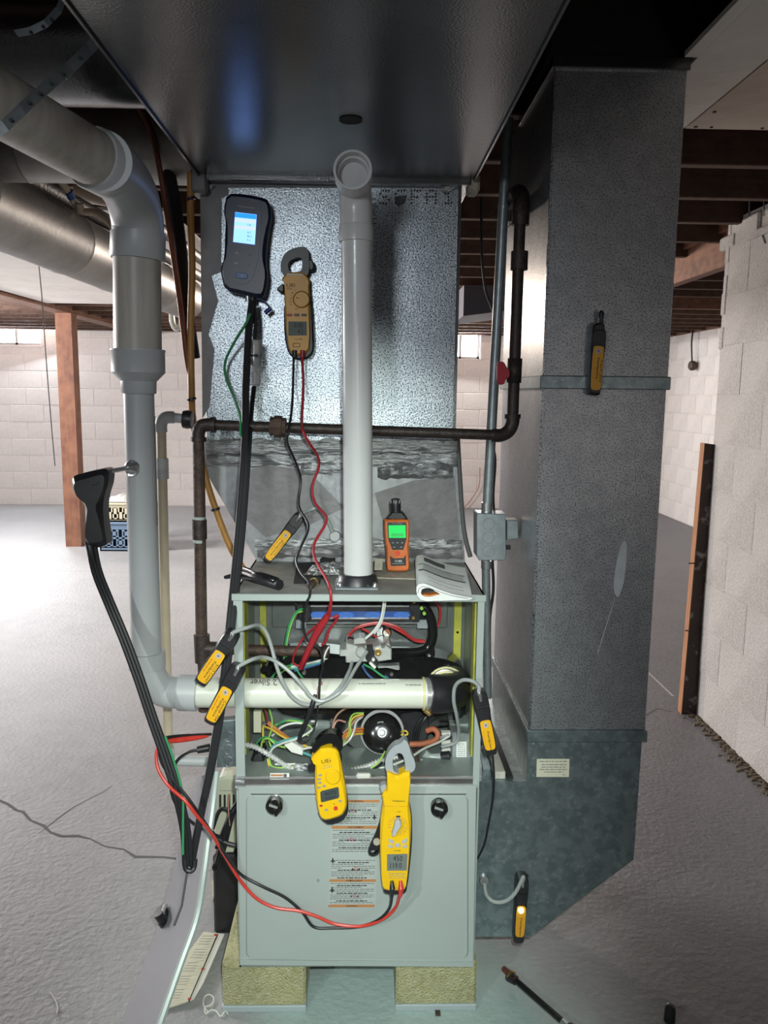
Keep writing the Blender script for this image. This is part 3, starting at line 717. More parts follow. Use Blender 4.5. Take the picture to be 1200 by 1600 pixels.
obj('union', MB().lathe(PY(422, 666, YG), PY(447, 667, YG), [(0, .014), (0, .021), (.25, .021), (.25, .0245), (.75, .0245), (.75, .02), (1, .02), (1, .014)], 8), 'iron_rust', t)
obj('ball_valve', cyl2((803, 598, YG + .02), (805, 560, YG + .02), 11.5, n=8), 'iron', t)
obj('valve_handle', plate(chaikin([(777, 565), (788, 565), (792, 575), (797, 578), (797, 590), (791, 592), (788, 601), (777, 601)], 1), YG - .005, .014, .002), 'red_handle', t)
obj('coupling', cyl2((811, 422, YG + .03), (812, 393, YG + .03), 13.5, n=16), 'iron', t)
obj('elbow', MB().tube(wpts([(813, 352, YG + .03), (814, 328, YG + .03), (814, 312, YG + .04), (810, 302, YG + .07), (800, 312, YG + .14), (793, 335, YG + .2)], 5), px2m(14, PY(814, 330, YG)), 16), 'iron', t)
gp((793, 335, YG + .2), (788, 350, YG + .6), 11)
obj('coupling', cyl2((311.5, 812, YG), (312, 842, YG), 11.5, n=14), 'iron', t)
for y in (809, 845): obj('pipe_dope', cyl2((311.5, y - 2, YG), (311.5, y + 2.5, YG), 9.9), 'dope', t)
obj('tee', cyl2((315, 992, YG), (317, 1034, YG), 12.5, n=16), 'iron', t)
obj('tee_branch', cyl2((316, 1013, YG), (338, 1014, YG), 11.5, n=16), 'iron', t)
obj('pipe_dope', cyl2((338, 1014, YG), (341, 1014, YG), 9.8), 'dope', t)
gp((338, 1014, YG), (512, 1019, YG), 8.5, 'iron_rust', 'inlet_pipe')
gp((317, 1034, YG), (320, 1108, YG), 8.6, 'iron', 'drip_leg')
obj('drip_cap', cyl2((320, 1098, YG), (320, 1110, YG), 10.5), 'iron_rust', t)

# refrigerant lines and cables left of the plenum
tag(obj('copper_line', MB().tube(wpts([(190, 130, 1.93), (215, 165, 1.93), (238, 212, 1.93), (254, 290, 1.93), (268, 380, 1.93), (281, 470, 1.93), (292, 560, 1.93), (300, 595, 1.93)], 5), px2m(4.6, PY(254, 290, 1.93)), 8), 'copper'), 'thin copper tube curving down beside the trunk edge', 'tube')
tag(obj('insulated_line', MB().tube(wpts([(228, 190, 1.98), (250, 225, 1.98), (268, 290, 1.98), (280, 370, 1.98), (289, 460, 1.98), (303, 560, 2.0)], 5), px2m(10, PY(268, 290, 1.98)), 10), 'black_foam'), 'black foam-wrapped refrigerant line left of the plenum', 'tube')
t = thing('orange_tube', 'orange flexible gas tube running down to the furnace corner', 'tube', PY(378, 888, 1.93))
obj('tube', MB().tube(wpts([(298, 270, 1.93), (298, 340, 1.93), (300, 420, 1.93), (298, 520, 1.93), (299, 600, 1.93), (302, 660, 1.95), (318, 735, 1.97), (340, 805, 1.97), (360, 855, 1.97), (382, 892, 1.97)], 6), px2m(5.6, PY(300, 420, 1.93)), 10), 'orange_hose', t)
for x, y, Y in ((298, 311, 1.925), (299, 624, 1.925), (336, 796, 1.965)):
    obj('zip_tie', cyl2((x, y - 2, Y), (x + 1, y + 1.5, Y), 7.2), 'black', t)

# return duct
YR = 1.74
t = thing('return_duct', 'tall grey return air duct with boot at right of furnace', 'duct', (.5, 1.9, .134))
XA, XB_ = .383, .651
obj('drop_lower', MB().box(XA, XB_, YR, 2.25, .655, 1.437, .002), 'galv_dull', t)
obj('drop_upper', MB().box(XA - .002, XB_ + .002, YR, 2.25, 1.437, 2.085, .002), 'galv_dull', t)
obj('drop_top', MB().box(XA - .003, XB_ + .004, YR - .002, 2.10, 2.085, 2.33, .002), 'galv_dark', t)
obj('drive_cleat', MB().box(XA - .008, XB_ + .006, YR - .010, 2.10, 2.070, 2.095, .002), 'galv_dark', t)
obj('drive_cleat', MB().box(XA - .008, XB_ + .006, YR - .008, 2.255, 1.428, 1.456, .002), 'galv_boot', t)
obj('drive_cleat', MB().box(XA - .006, XB_ + .004, YR - .007, 2.255, .628, .655, .002), 'galv_boot', t)
fp = [(.262, .136), PY(830, 1465, YR), PY(990, 1343, YR), PY(1003, 1158, YR), (XA - .002, .63), (XA - .002, .53), (.262, .53)]
fp = [Vector((p[0], YR, p[1])) if len(p) == 2 else Vector((p.x, YR, p.z)) for p in fp]
fp[1].z = .136
obj('boot', MB().prism(fp, (0, .51, 0)), 'galv_boot', t)
obj('vertical_bead', MB().box(XA - .003, XA + .002, YR - .003, YR + .003, .655, 2.06), 'galv', t)
st = obj('sticker', plate([(839, 1186), (890, 1186), (889, 1214), (838, 1214)], YR - .001, .001), 'paper_cream', t, 'cream printed notice')
scribble([(843, 1189, 887, 1189, 1.6), (846, 1194, 885, 1194, 1.6), (846, 1198, 884, 1198, 1.4), (843, 1201.5, 886, 1201.5, 1.6), (850, 1205.5, 880, 1205.5, 1.4), (879, 1210, 885, 1210, 1.2)], YR - .0018, 'ink_grey', st)
obj('filter_slot', MB().box(.338, .352, 1.75, 2.22, .531, .536), 'ink', t)
obj('filter_edge', MB().box(.308, .334, 1.75, 2.22, .53, .548, .002), 'filter_white', t)
text('X1K', 793, 1212, 9, 1.748, 'ink', t, name='lettering', rot=70)
obj('bracket', plate([(749, 1172), (756, 1170), (770, 1206), (757, 1212)], 1.80, .02, .001), 'zinc', t)
for yy in (1163, 1186, 1213): obj('rivet', disc(834, yy, 1.6, YR - .002, .002, n=8), 'zinc', t)
pl = obj('white_smear', plate(chaikin([(975, 843), (980, 850), (979, 880), (974, 915), (966, 936), (959, 926), (960, 900), (966, 865)], 2), YR - .0015, .0015), 'smear_white', t, 'white leaf-shaped smear')
obj('smear_tail', MB().tube([PY(961, 934, YR), PY(948, 975, YR), PY(934, 1021, YR)], .0009, 5), 'smear_white', pl)
obj('test_port', disc(757, 1377, 8, YR - .008, .008, .002), 'steel', t)
obj('hole', disc(823, 1369, 3.2, YR - .001, .001, n=10), 'ink', t)

# electrical conduit with boxes
YE = 1.95
t = thing('conduit', 'grey steel conduit with a knockout box beside the return duct', 'conduit', PY(762, 1085, YE))
obj('pipe', cyl2((794, 185, YE), (761, 800, YE), 8.2, 7.6, n=14), 'zinc', t)
obj('pipe', cyl2((759, 872, YE), (762, 1090, YE), 6.6, 6.5, n=14), 'zinc', t)
obj('pipe_seam', cyl2((787, 322, YE), (787, 326, YE), 9), 'zinc', t)
obj('connector', cyl2((761, 785, YE), (760.5, 801, YE), 8.5), 'steel', t)
obj('connector', cyl2((760, 876, YE), (760, 888, YE), 8.3), 'steel', t)
bx = obj('junction_box', plate([(747, 802), (790, 803), (791, 870), (788, 876), (749, 876), (745, 870), (745, 804)], YE - .03, .06, .002), 'zinc', t)
for yy in (819, 840, 861): obj('knockout', MB().ring([PY(x, y, YE - .0312) for x, y in circ(763.5, yy, 9.6)], [PY(x, y, YE - .0312) for x, y in circ(763.5, yy, 8.4)], (0, .001, 0)), 'ink_grey', bx)
obj('switch_box', plate([(792, 813), (809, 813), (810, 842), (792, 844)], YE - .022, .045, .002), 'zinc', t)
obj('switch_lever', plate(rect(791, 852, 798, 859), YE - .01, .01), 'ink', t)
wire('cable', [(769, 690, 2.0), (774, 720, 2.0), (771, 770, 2.0), (772, 800, 2.0)], 2, 'black', t)
wire('cable', [(769, 870, 1.99), (771, 920, 1.99), (766, 960, 1.99), (765, 1000, 1.99), (764, 1085, 1.99)], 2.4, 'black', t)

tag(obj('hanging_cable', MB().tube(wpts([(753, 250, 3.0), (752, 330, 3.0), (753, 400, 3.0), (758, 450, 3.0), (768, 480, 3.0), (775, 500, 3.0)], 5), .005, 6), 'black'), 'thin black cable hanging between plenum and conduit', 'cable')
tag(obj('thin_wire', MB().tube(wpts([(750, 730, 9.86), (748, 760, 9.86), (735, 782, 9.86), (726, 794, 9.86), (742, 800, 9.86), (755, 806, 9.86)], 5), .006, 5), 'w_pink'), 'thin loose wire looping low against far wall', 'wire')
tag(obj('far_duct', MB().prism([(.62, 5.2, 1.90), (1.15, 5.2, 1.97), (1.15, 5.2, 2.09), (.62, 5.2, 2.09)], (0, .7, 0)), 'far_metal'), 'dark rectangular duct far behind, above the right window', 'duct')
t = thing('wall_outlet', 'rusty round wall socket on a cord on the far right wall', 'outlet', (3.55, 8.76, 1.70))
obj('socket', MB().lathe((3.565, 8.76, 1.74), (3.51, 8.75, 1.74), [(0, .05), (.6, .055), (.9, .045), (1, .02)], 12), 'iron_rust', t)
obj('cord', MB().tube(cr([(3.55, 8.80, 2.2), (3.53, 8.79, 2.0), (3.54, 8.77, 1.79)], 4), .009, 6), 'black', t)

# crates by the post
def crate(name, label, X0, X1, Y0, Y1, z0, z1, mat_):
    t = thing(name, label, 'crate', ((X0 + X1) / 2, Y0, z0)); th = .012; H = z1 - z0
    mb = MB().box(X0, X1, Y0, Y1, z0, z0 + th); mb.box(X0, X1, Y1 - th, Y1, z0, z1).box(X0, X0 + th, Y0, Y1, z0, z1).box(X1 - th, X1, Y0, Y1, z0, z1)
    obj('crate_shell', mb, mat_, t); fr = MB()
    n = 9; s = (X1 - X0) / n
    fr.box(X0, X1, Y0, Y0 + th, z0, z0 + H * .14).box(X0, X1, Y0, Y0 + th, z1 - H * .25, z1)
    for r in range(2):
        za = z0 + H * (.14 + r * .31); zb = za + H * .31
        fr.box(X0, X1, Y0, Y0 + th, za - .008, za + .008)
        for i in range(n + 1):
            x = X0 + i * s; fr.box(x - .011, x + .011, Y0, Y0 + th, za, zb)
        for i in range(n):
            if (i + r) % 2: fr.box(X0 + i * s, X0 + (i + 1) * s, Y0, Y0 + th, (za + zb) / 2 - .018, (za + zb) / 2 + .018)
    obj('slotted_front', fr, mat_, t); obj('rim', MB().box(X0 - .012, X1 + .012, Y0 - .014, Y1 + .01, z1 - .02, z1, .004), mat_, t)
    return t
cB = PZ(150, 861, 0); cX0, cX1, cY = -2.33, -1.86, cB.y
crate('plastic_crate', 'blue slotted plastic crate on the floor by the wooden post', cX0, cX1, cY, cY + .3, 0, .26, 'crate_blue')
crate('plastic_crate', 'cream slotted plastic crate stacked on the blue crate', cX0 + .02, cX1 - .02, cY + .02, cY + .28, .262, .43, 'crate_cream')
mb = MB(); rnd = random.Random(9); vs = []; nx = 10
for j in range(6):
    for i in range(nx):
        vs.append((cX0 + .04 + i * .043, cY + .03 + j * .045, .435 + (.05 * math.sin(i * .35) * math.sin(j * .6) + rnd.uniform(0, .03)) * (1 if 0 < i < nx - 1 and 0 < j < 5 else 0)))
mb.add(vs, [(j * nx + i, j * nx + i + 1, (j + 1) * nx + i + 1, (j + 1) * nx + i) for j in range(5) for i in range(nx - 1)])
tag(obj('plastic_bag', mb, 'bag'), 'crumpled pale plastic sheet lying on the cream crate', 'bag')

# ================================================================== FURNACE
X0, X1, YF, YK, Z0, Z1 = -.274, .259, 1.659, 2.39, .124, .992
F = thing('furnace', 'grey gas furnace with upper compartment open, standing on two blocks', 'furnace', (-.007, YF, Z0))
def fo(nm, mb, m_, lab=None, par=None): return obj(nm, mb, m_, par or F, lab)
fo('side_panel', MB().box(X0, X0 + .004, YF, YK, Z0, Z1), 'furnace')
fo('side_panel', MB().box(X1 - .004, X1, YF, YK, Z0, Z1), 'furnace')
fo('front_flange', MB().box(X0, X0 + .020, YF - .002, YF + .004, .555, Z1 - .012, .001), 'furnace')
fo('front_flange', MB().box(X1 - .015, X1, YF - .002, YF + .004, .555, Z1 - .012, .001), 'furnace')
fo('top_panel', MB().box(X0, X1, YF + .002, YK, Z1 - .003, Z1), 'furnace_top')
fo('top_lip', MB().box(X0 - .003, X1 + .003, YF - .004, YF + .003, Z1 - .014, Z1 + .001, .0015), 'furnace')
fo('back_panel', MB().box(X0, X1, YK - .004, YK, Z0, Z1), 'inner')
fo('base_panel', MB().box(X0, X1, YF, YK, Z0, Z0 + .004), 'inner')
VB = 1.93
fo('vestibule_panel', MB().box(X0 + .004, X1 - .004, VB, VB + .003, .58, Z1 - .004), 'inner_back')
fo('sheet_step', MB().box(X0 + .05, X1 - .05, VB - .006, VB, .84, .935, .002), 'inner_back')
fo('shelf', MB().box(X0 + .004, X1 - .004, YF + .004, VB, .578, .583), 'inner')
fo('inner_wall', MB().box(X0 + .004, X0 + .007, YF + .02, VB, .583, Z1 - .004), 'inner')
fo('inner_wall', MB().box(X1 - .007, X1 - .004, YF + .02, VB, .583, Z1 - .004), 'inner')
fo('insulation', MB().box(X0 + .022, X0 + .037, VB - .012, VB - .002, .60, .97), 'insul')
fo('insulation', MB().box(X1 - .034, X1 - .016, VB - .012, VB - .002, .60, .97), 'insul')
fo('insulation', MB().box(X1 - .012, X1 - .0075, 1.72, 1.76, .60, .975), 'insul')
fo('insulation', MB().box(X0 + .0075, X0 + .012, 1.73, 1.78, .60, .975), 'insul')
fo('edge_strip', MB().box(X0 + .0075, X0 + .010, 1.79, 1.80, .585, .975), 'chrome')
fo('blower_rail', MB().box(X0 + .004, X1 - .015, YF - .004, YF + .004, .560, .584, .001), 'rail')
fo('rail_trim', MB().box(X0 + .018, X1 - .015, YF - .007, YF - .002, .581, .585).box(X0 + .004, X1 - .015, YF - .010, YF - .003, .556, .5605), 'chrome')
fo('rail_end', MB().box(X0 - .002, X0 + .02, YF - .008, YF - .002, .556, .585, .001), 'foil')
lb = fo('rail_label', plate(rect(422, 1208, 452, 1218), YF - .0052, .0008), 'paper', 'small rating label')
obj('label_band', plate(rect(423, 1210, 442, 1213), YF - .0058, .0004), 'sticker_orange', lb)
obj('label_mark', plate(rect(443, 1209.5, 448, 1214), YF - .0058, .0004), 'ink_soft', lb)
# blower door
dr = fo('door', plate([(372, 1231), (745, 1229), (740, 1508), (374, 1506)], YF - .012, .012, .002), 'furnace')
obj('door_emboss', plate(rrect(558, 1371, 349, 256, 0, 9), YF - .0165, .005, .0045), 'furnace', dr)
obj('door_bottom_lip', plate([(374, 1500), (741, 1504), (740, 1511), (375, 1508)], YF - .017, .008, .001), 'furnace', dr)
obj('door_top_glint', plate(rect(392, 1240, 728, 1242), YF - .017, .001), 'steel', dr)
for cx, cy in ((428, 1262), (687, 1266)):
    kb = obj('knob', disc(cx, cy, 13.5, YF - .036, .018, .004), 'black_gloss', dr)
    obj('knob_grip', plate(chaikin([(cx - 7, cy - 9), (cx + 4, cy - 12), (cx + 9, cy - 2), (cx + 9, cy + 9), (cx + 4, cy + 16), (cx - 1, cy + 13), (cx + 1, cy + 4)], 1), YF - .050, .016, .003), 'black_gloss', kb)
    obj('knob_slot', plate([(cx - 7, cy - 6), (cx + 6, cy - 1), (cx + 5, cy + 2), (cx - 8, cy - 2)], YF - .0515, .002), 'ink_grey', kb)
obj('chip', disc(497, 1376, 2.5, YF - .0172, .0007, n=7), 'ink_grey', dr)
# warning sticker, printed both ways up
YS = YF - .0172
sk = obj('warning_label', plate([(520.5, 1250), (592, 1250), (586.5, 1418), (513, 1416)], YS, .0006), 'sticker', dr, 'grey warning label with orange bands')
for a, b in ((1250, 1254), (1290.5, 1295), (1374, 1378), (1413.5, 1417.5)):
    fx = lambda y: 520.5 - 7.5 * (y - 1250) / 166
    obj('label_band', plate([(fx(a), a), (fx(a) + 72.5, a), (fx(b) + 72.5, b), (fx(b), b)], YS - .0004, .0004), 'sticker_orange', sk)
text('WARNING', 558, 1252, 20, YS - .0009, 'ink', sk, bold=True, height=3); text('AVERTISSEMENT', 556, 1292.7, 26, YS - .0009, 'ink', sk, bold=True, height=3)
text('AVERTISSEMENT', 553, 1376, 26, YS - .0009, 'ink', sk, rot=180, bold=True, height=3); text('WARNING', 550, 1415.5, 18, YS - .0009, 'ink', sk, rot=180, bold=True, height=2.6)
L_ = []; B_ = []
for y in list(range(1256, 1289, 3)) + list(range(1297, 1340, 3)) + list(range(1344, 1372, 3)) + list(range(1380, 1412, 3)):
    if 1332 <= y <= 1341: continue
    fx = 520.5 - 7.5 * (y - 1250) / 166
    sh = {1268: 1, 1271: 1, 1312: 1, 1315: 1, 1356: 1, 1400: 1}.get(y)
    if (y // 3) % 4 == 1: B_.append((fx + 12, y, fx + 60, y, 1.5))
    elif sh: L_ += [(fx + 2, y, fx + 20, y, .8), (fx + 46, y, fx + 70, y, .8)]
    else: L_.append((fx + 2, y, fx + (70 if (y // 3) % 3 else 52), y, .85))
scribble(L_, YS - .0009, 'ink_soft', sk); scribble(B_, YS - .0009, 'ink', sk)
for x, y in ((585, 1277), (520, 1345), (519, 1391)):
    obj('pictogram', plate([(x - 1, y - 4), (x + 1, y - 4), (x + 1, y - 1), (x + 4, y + 1), (x + 3, y + 2), (x + 1, y + 1), (x + 1, y + 4), (x - 1, y + 4), (x - 1, y + 1), (x - 3, y + 2), (x - 4, y + 1), (x - 1, y - 1)], YS - .001, .0004), 'ink', sk)
for x, y in ((551, 1267), (549, 1312), (556, 1357), (554, 1400)):
    obj('pictogram', MB().ring([PY(a, b, YS - .001) for a, b in circ(x, y, 2.6, 12)], [PY(a, b, YS - .001) for a, b in circ(x, y, 1.8, 12)], (0, .0004, 0)), 'ink_red', sk)
    for dx in (-5, 5): obj('pictogram', plate([(x + dx - 1.8, y + 2), (x + dx, y - 1), (x + dx + 1.8, y + 2)], YS - .001, .0004), 'ink', sk)

# burner box with blue flames
bb = fo('burner_box', plate(rect(471, 938, 654, 972), 1.855, .07, .002), 'black')
obj('flame_slot', plate(rect(487, 955.5, 639, 966.5), 1.8535, .001), 'flame_blue', bb)
for x in (497, 540, 583, 628): obj('flame', plate(circ(x, 961, 13, 16, 4.4), 1.852, .001), 'flame_core', bb)
for x in (498, 541, 586, 626): obj('flame', plate(circ(x, 936, 4, 10, 2.4), 1.8533, .001), 'flame_core', bb)
obj('trim_strip', plate(rect(485, 946, 639, 948.2), 1.851, .003), 'chrome', bb); obj('trim_strip', plate(rect(487, 965.5, 639, 967.5), 1.850, .003), 'chrome', bb)
obj('burner_lid', plate(rect(485, 939, 640, 945), 1.845, .01, .001), 'black_gloss', bb)
for a, b in ((463, 484), (640, 656)):
    lug = obj('mount_lug', plate(chaikin([(a, 940), (b, 934), (b + 2, 972), (a + 5, 972), (a + 5, 958), (a - 1, 952)], 1), 1.843, .02, .002), 'black', bb)
for x, y in ((475, 936), (475, 963), (647, 941), (646, 966)): obj('bolt', disc(x, y, 3, 1.838, .004, .001, n=8), 'brass', bb)
obj('burner_shelf', plate(rect(462, 968, 668, 975), 1.86, .06, .001), 'inner_back', bb)
for x in (470, 660): obj('shelf_leg', plate(rect(x - 8, 970, x + 8, 982), 1.858, .004), 'zinc', bb)
for x, y in ((718, 936), (715, 988), (713, 1035), (413, 983), (414, 938)): fo('sheet_screw', disc(x, y, 2.6, VB - .012, .004, .001, n=8), 'steel')

# gas valve
gv = fo('gas_valve', plate(zp(500, 960, 8.571, [(260, 475), (345, 470), (345, 385), (420, 400), (520, 430), (620, 430), (700, 440), (830, 395), (930, 390), (960, 470), (960, 610), (850, 630), (780, 640), (640, 640), (520, 640), (400, 655), (345, 650), (340, 560), (260, 560)]), 1.77, .06, .003), 'alu_valve', 'silver gas valve')
obj('valve_cap', plate(zp(500, 960, 8.571, [(450, 340), (520, 312), (600, 318), (620, 390), (450, 405)]), 1.755, .04, .002), 'alu_valve', gv)
obj('valve_block', plate(zp(500, 960, 8.571, [(725, 440), (860, 400), (955, 470), (955, 610), (780, 630), (730, 560)]), 1.755, .02, .002), 'alu_valve', gv)
obj('valve_dark', plate(zp(500, 960, 8.571, [(625, 440), (700, 430), (740, 560), (775, 640), (775, 710), (700, 700), (610, 600)]), 1.760, .02, .002), 'black', gv)
obj('valve_dome', disc(564, 1020, 8.5, 1.756, .02, .003), 'alu_valve', gv)
obj('regulator_screw', MB().ring([PY(a, b, 1.748) for a, b in circ(590.5, 1020, 5.2)], [PY(a, b, 1.748) for a, b in circ(590.5, 1020, 2.6)], (0, .008, 0)), 'brass', gv)
obj('regulator_cap', disc(590.5, 1020, 3, 1.752, .006, n=10), 'brass', gv)
obj('test_screw', disc(598.5, 1010, 2.9, 1.748, .01, .001), 'steel', gv)
obj('valve_foot', plate(zp(500, 960, 8.571, [(770, 690), (900, 690), (1065, 680), (1070, 740), (1045, 750), (900, 715), (775, 720)]), 1.752, .02, .001), 'steel', gv)
obj('switch_tab', plate(zp(500, 960, 8.571, [(690, 610), (715, 585), (740, 610), (715, 640)]), 1.75, .012, .001), 'paper_white', gv)
obj('switch_tab', plate(zp(500, 960, 8.571, [(655, 660), (685, 640), (755, 710), (730, 735)]), 1.75, .012, .001), 'paper_white', gv)
obj('pipe_nut', cyl2((503, 1019, 1.80), (515, 1019, 1.80), 11.5, n=8), 'iron', gv)
kb = fo('rollout_switch', disc(604.5, 989, 7.5, 1.83, .03, .002), 'black', 'round switch with orange and white face')
obj('switch_face', plate([(604.5 + 5.6 * math.cos(a), 989 + 5.6 * math.sin(a)) for a in [math.radians(-135 + 18 * i) for i in range(11)]], 1.828, .001), 'rust_orange', kb)
obj('switch_face', plate([(604.5 + 5.6 * math.cos(a), 989 + 5.6 * math.sin(a)) for a in [math.radians(45 + 18 * i) for i in range(11)]], 1.828, .001), 'paper_white', kb)
fo('igniter_bracket', plate([(588, 984), (598, 980), (600, 996), (590, 1000)], 1.835, .012), 'steel')
fo('manifold_pipe', MB().tube(wpts([(612, 1020, 1.83), (650, 1019, 1.85), (668, 1012, 1.86), (676, 995, 1.86), (674, 970, 1.86), (664, 950, 1.86), (656, 946, 1.86)], 5), px2m(8, PY(612, 1020, 1.83)), 12), 'black_gloss')
for x, y in ((659, 951), (663, 959)): fo('green_cap', disc(x, y, 3, 1.842, .01, .001, n=8), 'w_lime')
fo('manifold_foot', plate(chaikin([(664, 1000), (678, 1000), (680, 1030), (664, 1028)], 1), 1.85, .02, .002), 'black_gloss')
fo('sheet_screw', disc(671, 1026, 3, 1.846, .004, .001, n=8), 'steel')

# collector box, inducer and flue coupling
cb = fo('collector_box', plate(chaikin([(432, 1024), (480, 1020), (560, 1028), (640, 1028), (690, 1030), (724, 1042), (730, 1070), (728, 1128), (690, 1142), (560, 1132), (440, 1125), (420, 1090)], 2), 1.825, .085, .012), 'black_gloss')
False and obj('box_rib', MB().tube(wpts([(440, 1038, 1.82), (520, 1044, 1.82), (600, 1046, 1.82), (680, 1040, 1.82)], 4), .006, 8), 'black_gloss', cb)
for x, y in ((475, 1052), (612, 1054), (519, 1128), (700, 1052)): obj('bolt', disc(x, y, 3.2, 1.818, .006, .001, n=8), 'steel', cb)
hs = fo('inducer_housing', plate(chaikin([(520, 1112), (575, 1108), (640, 1112), (660, 1130), (648, 1170), (620, 1186), (580, 1187), (548, 1174), (528, 1150)], 2), 1.80, .07, .010), 'black_gloss')
mo = PY(597, 1145, 1.80); mo2 = PY(597, 1145, 1.735)
im = fo('inducer_motor', MB().lathe(mo, mo2, [(0, .046), (.45, .046), (.5, .044), (.82, .0435), (.92, .041), (.98, .034), (1.03, .022), (1.045, .016), (1.05, .010)], 36), 'black_gloss')
obj('motor_shaft', MB().lathe(PY(597, 1145, 1.738), PY(597, 1145, 1.722), [(0, .009), (.55, .009), (.6, .005), (1, .0045)], 14), 'zinc', im)
for a0 in (20, 125, 245):
    pts = [(597 + 17 * math.cos(math.radians(a0 + k * 8)), 1145 + 17 * math.sin(math.radians(a0 + k * 8)), 1.7325) for k in range(5)]
    obj('vent_slot', MB().tube([PY(*p) for p in pts], .0016, 6), 'ink_grey', im)
obj('motor_band', MB().lathe(PY(597, 1143, 1.80), PY(597, 1143, 1.775), [(0, .046), (0, .051), (1, .051), (1, .046)], 32), 'black', im)
cp_ = fo('flue_coupling', MB().tube(wpts([(668, 1084, 1.71), (690, 1084, 1.72), (706, 1080, 1.76), (708, 1068, 1.82)], 5), px2m(30, PY(690, 1084, 1.72)), 28), 'black', 'black rubber flue coupling')
obj('coupling_rim', cyl2((660, 1084, 1.71), (663, 1084, 1.71), 26, n=28), 'gasket', cp_); obj('coupling_rim', cyl2((673.5, 1084, 1.712), (677, 1084, 1.713), 28.5, n=28), 'gasket', cp_)
obj('hose_clamp', cyl2((663, 1084, 1.71), (674, 1084, 1.712), 25.5, n=28), 'chrome', cp_)
obj('clamp_screw', cyl2((664, 1110, 1.69), (672, 1116, 1.69), 4), 'brass', cp_)
for i, (r0, m_) in enumerate(((29.5, 'gasket'), (26, 'rail'), (23, 'gasket'))):
    pts = [PY(697 + r0 * math.cos(math.radians(a)), 1074 + (r0 + 1) * math.sin(math.radians(a)), 1.785 - .01 * i) for a in range(-172, 0, 12)]
    obj('upper_clamp', MB().tube(pts, px2m(2.3, pts[0]), 8), m_, cp_)
obj('clamp_screw', MB().tube(wpts([(722, 1060, 1.76), (727, 1070, 1.76), (726, 1084, 1.76)], 4), .004, 6), 'gasket', cp_)
text('2 Silver', 412, 1066, 42, 1.6752, 'ink_soft', F, rot=180, name='pipe_print'); scribble([(560, 1067, 602, 1067, 1.6)], 1.6755, 'ink_grey', F); scribble([(634, 1069, 658, 1069, 1.6)], 1.6755, 'ink_grey', F)
# control box at the lower right
kx = fo('pressure_switch', plate([(707, 1145), (735, 1147), (737, 1200), (709, 1200), (705, 1190)], 1.755, .06, .003), 'zinc', 'grey control box with white label')
obj('switch_back', plate([(703, 1132), (738, 1130), (738, 1150), (704, 1150)], 1.80, .05, .002), 'inner', kx)
obj('switch_label', plate(rect(713, 1159, 729, 1185), 1.7535, .001), 'paper', kx)
scribble([(715, 1162 + 3 * i, 727, 1162 + 3 * i, .9) for i in range(7)], 1.7527, 'ink_grey', kx)
for yy in (1148, 1160, 1166, 1172): obj('terminal', plate(rect(690, yy - 3, 704, yy + 2), 1.78, .015, .001), 'paper_white', kx)
fo('drain_elbow', MB().tube(wpts([(662, 1176, 1.76), (672, 1183, 1.76), (688, 1183, 1.755), (702, 1181, 1.75)], 5), px2m(6.5, PY(680, 1183, 1.76)), 12), 'furnace')
fo('drain_cuff', cyl2((690, 1183, 1.754), (703, 1181, 1.75), 8), 'black')
fo('orange_hose', MB().tube(wpts([(640, 1163, 1.735), (660, 1162, 1.735), (680, 1156, 1.74), (684, 1146, 1.745), (677, 1139, 1.75), (667, 1142, 1.755)], 6), px2m(4.6, PY(660, 1160, 1.74)), 10), 'rust_orange')
fo('condensate_trap', plate(chaikin([(618, 1118), (660, 1112), (672, 1126), (668, 1160), (655, 1192), (645, 1200), (640, 1180), (630, 1160)], 1), 1.79, .04, .004), 'black')
fo('white_plug', cyl2((658, 1187, 1.74), (659, 1199, 1.74), 2.6), 'paper_white'); wire('vent_tube', [(648, 1172, 1.735), (651, 1185, 1.735), (653, 1203, 1.735)], 4.5, 'iron_rust', F)
fo('rubber_boot', plate(chaikin([(396, 1176), (410, 1172), (414, 1186), (411, 1206), (388, 1206), (390, 1192)], 1), 1.73, .05, .006), 'black_gloss')
fo('door_switch', plate(rect(396, 1112, 408, 1145), 1.80, .02, .001), 'paper_cream')
# flexible steel conduit
def flex(pts, rpx):
    P = wpts(pts, 26); r0 = px2m(rpx, P[0]); D = [0]
    for a, b in zip(P, P[1:]): D.append(D[-1] + (b - a).length)
    return MB().tube(P, [r0 * (1 + .2 * math.sin(d_ / .0072 * 2 * math.pi)) for d_ in D], 9)
fo('flexible_conduit', flex([(381, 1163, 1.72), (400, 1168, 1.72), (425, 1182, 1.71), (450, 1198, 1.70), (470, 1206, 1.70), (490, 1209, 1.70)], 4.2), 'flex_steel')
fo('flexible_conduit', flex([(535, 1208, 1.70), (555, 1203, 1.70), (575, 1197, 1.71), (600, 1187, 1.72), (620, 1182, 1.73)], 4.8), 'flex_steel')
mb = MB(); rnd = random.Random(4)
for i in range(14): mb.add([], []); mb.box(*(lambda c: (c.x - .007, c.x + .007, c.y - .004, c.y + .004, c.z - .003, c.z + .004))(PY(rnd.uniform(463, 480), rnd.uniform(1194, 1204), 1.69)), .002)
fo('foil_wad', mb, 'foil_bright')
fo('foil_wad', MB().box(*(lambda c: (c.x - .016, c.x + .016, c.y - .006, c.y + .006, c.z - .006, c.z + .006))(PY(568, 1212, 1.655)), .003), 'bag')
cn = fo('wire_connector', plate([(444, 1165), (456, 1160), (474, 1170), (473, 1181), (455, 1176)], 1.70, .02, .002), 'paper_white')
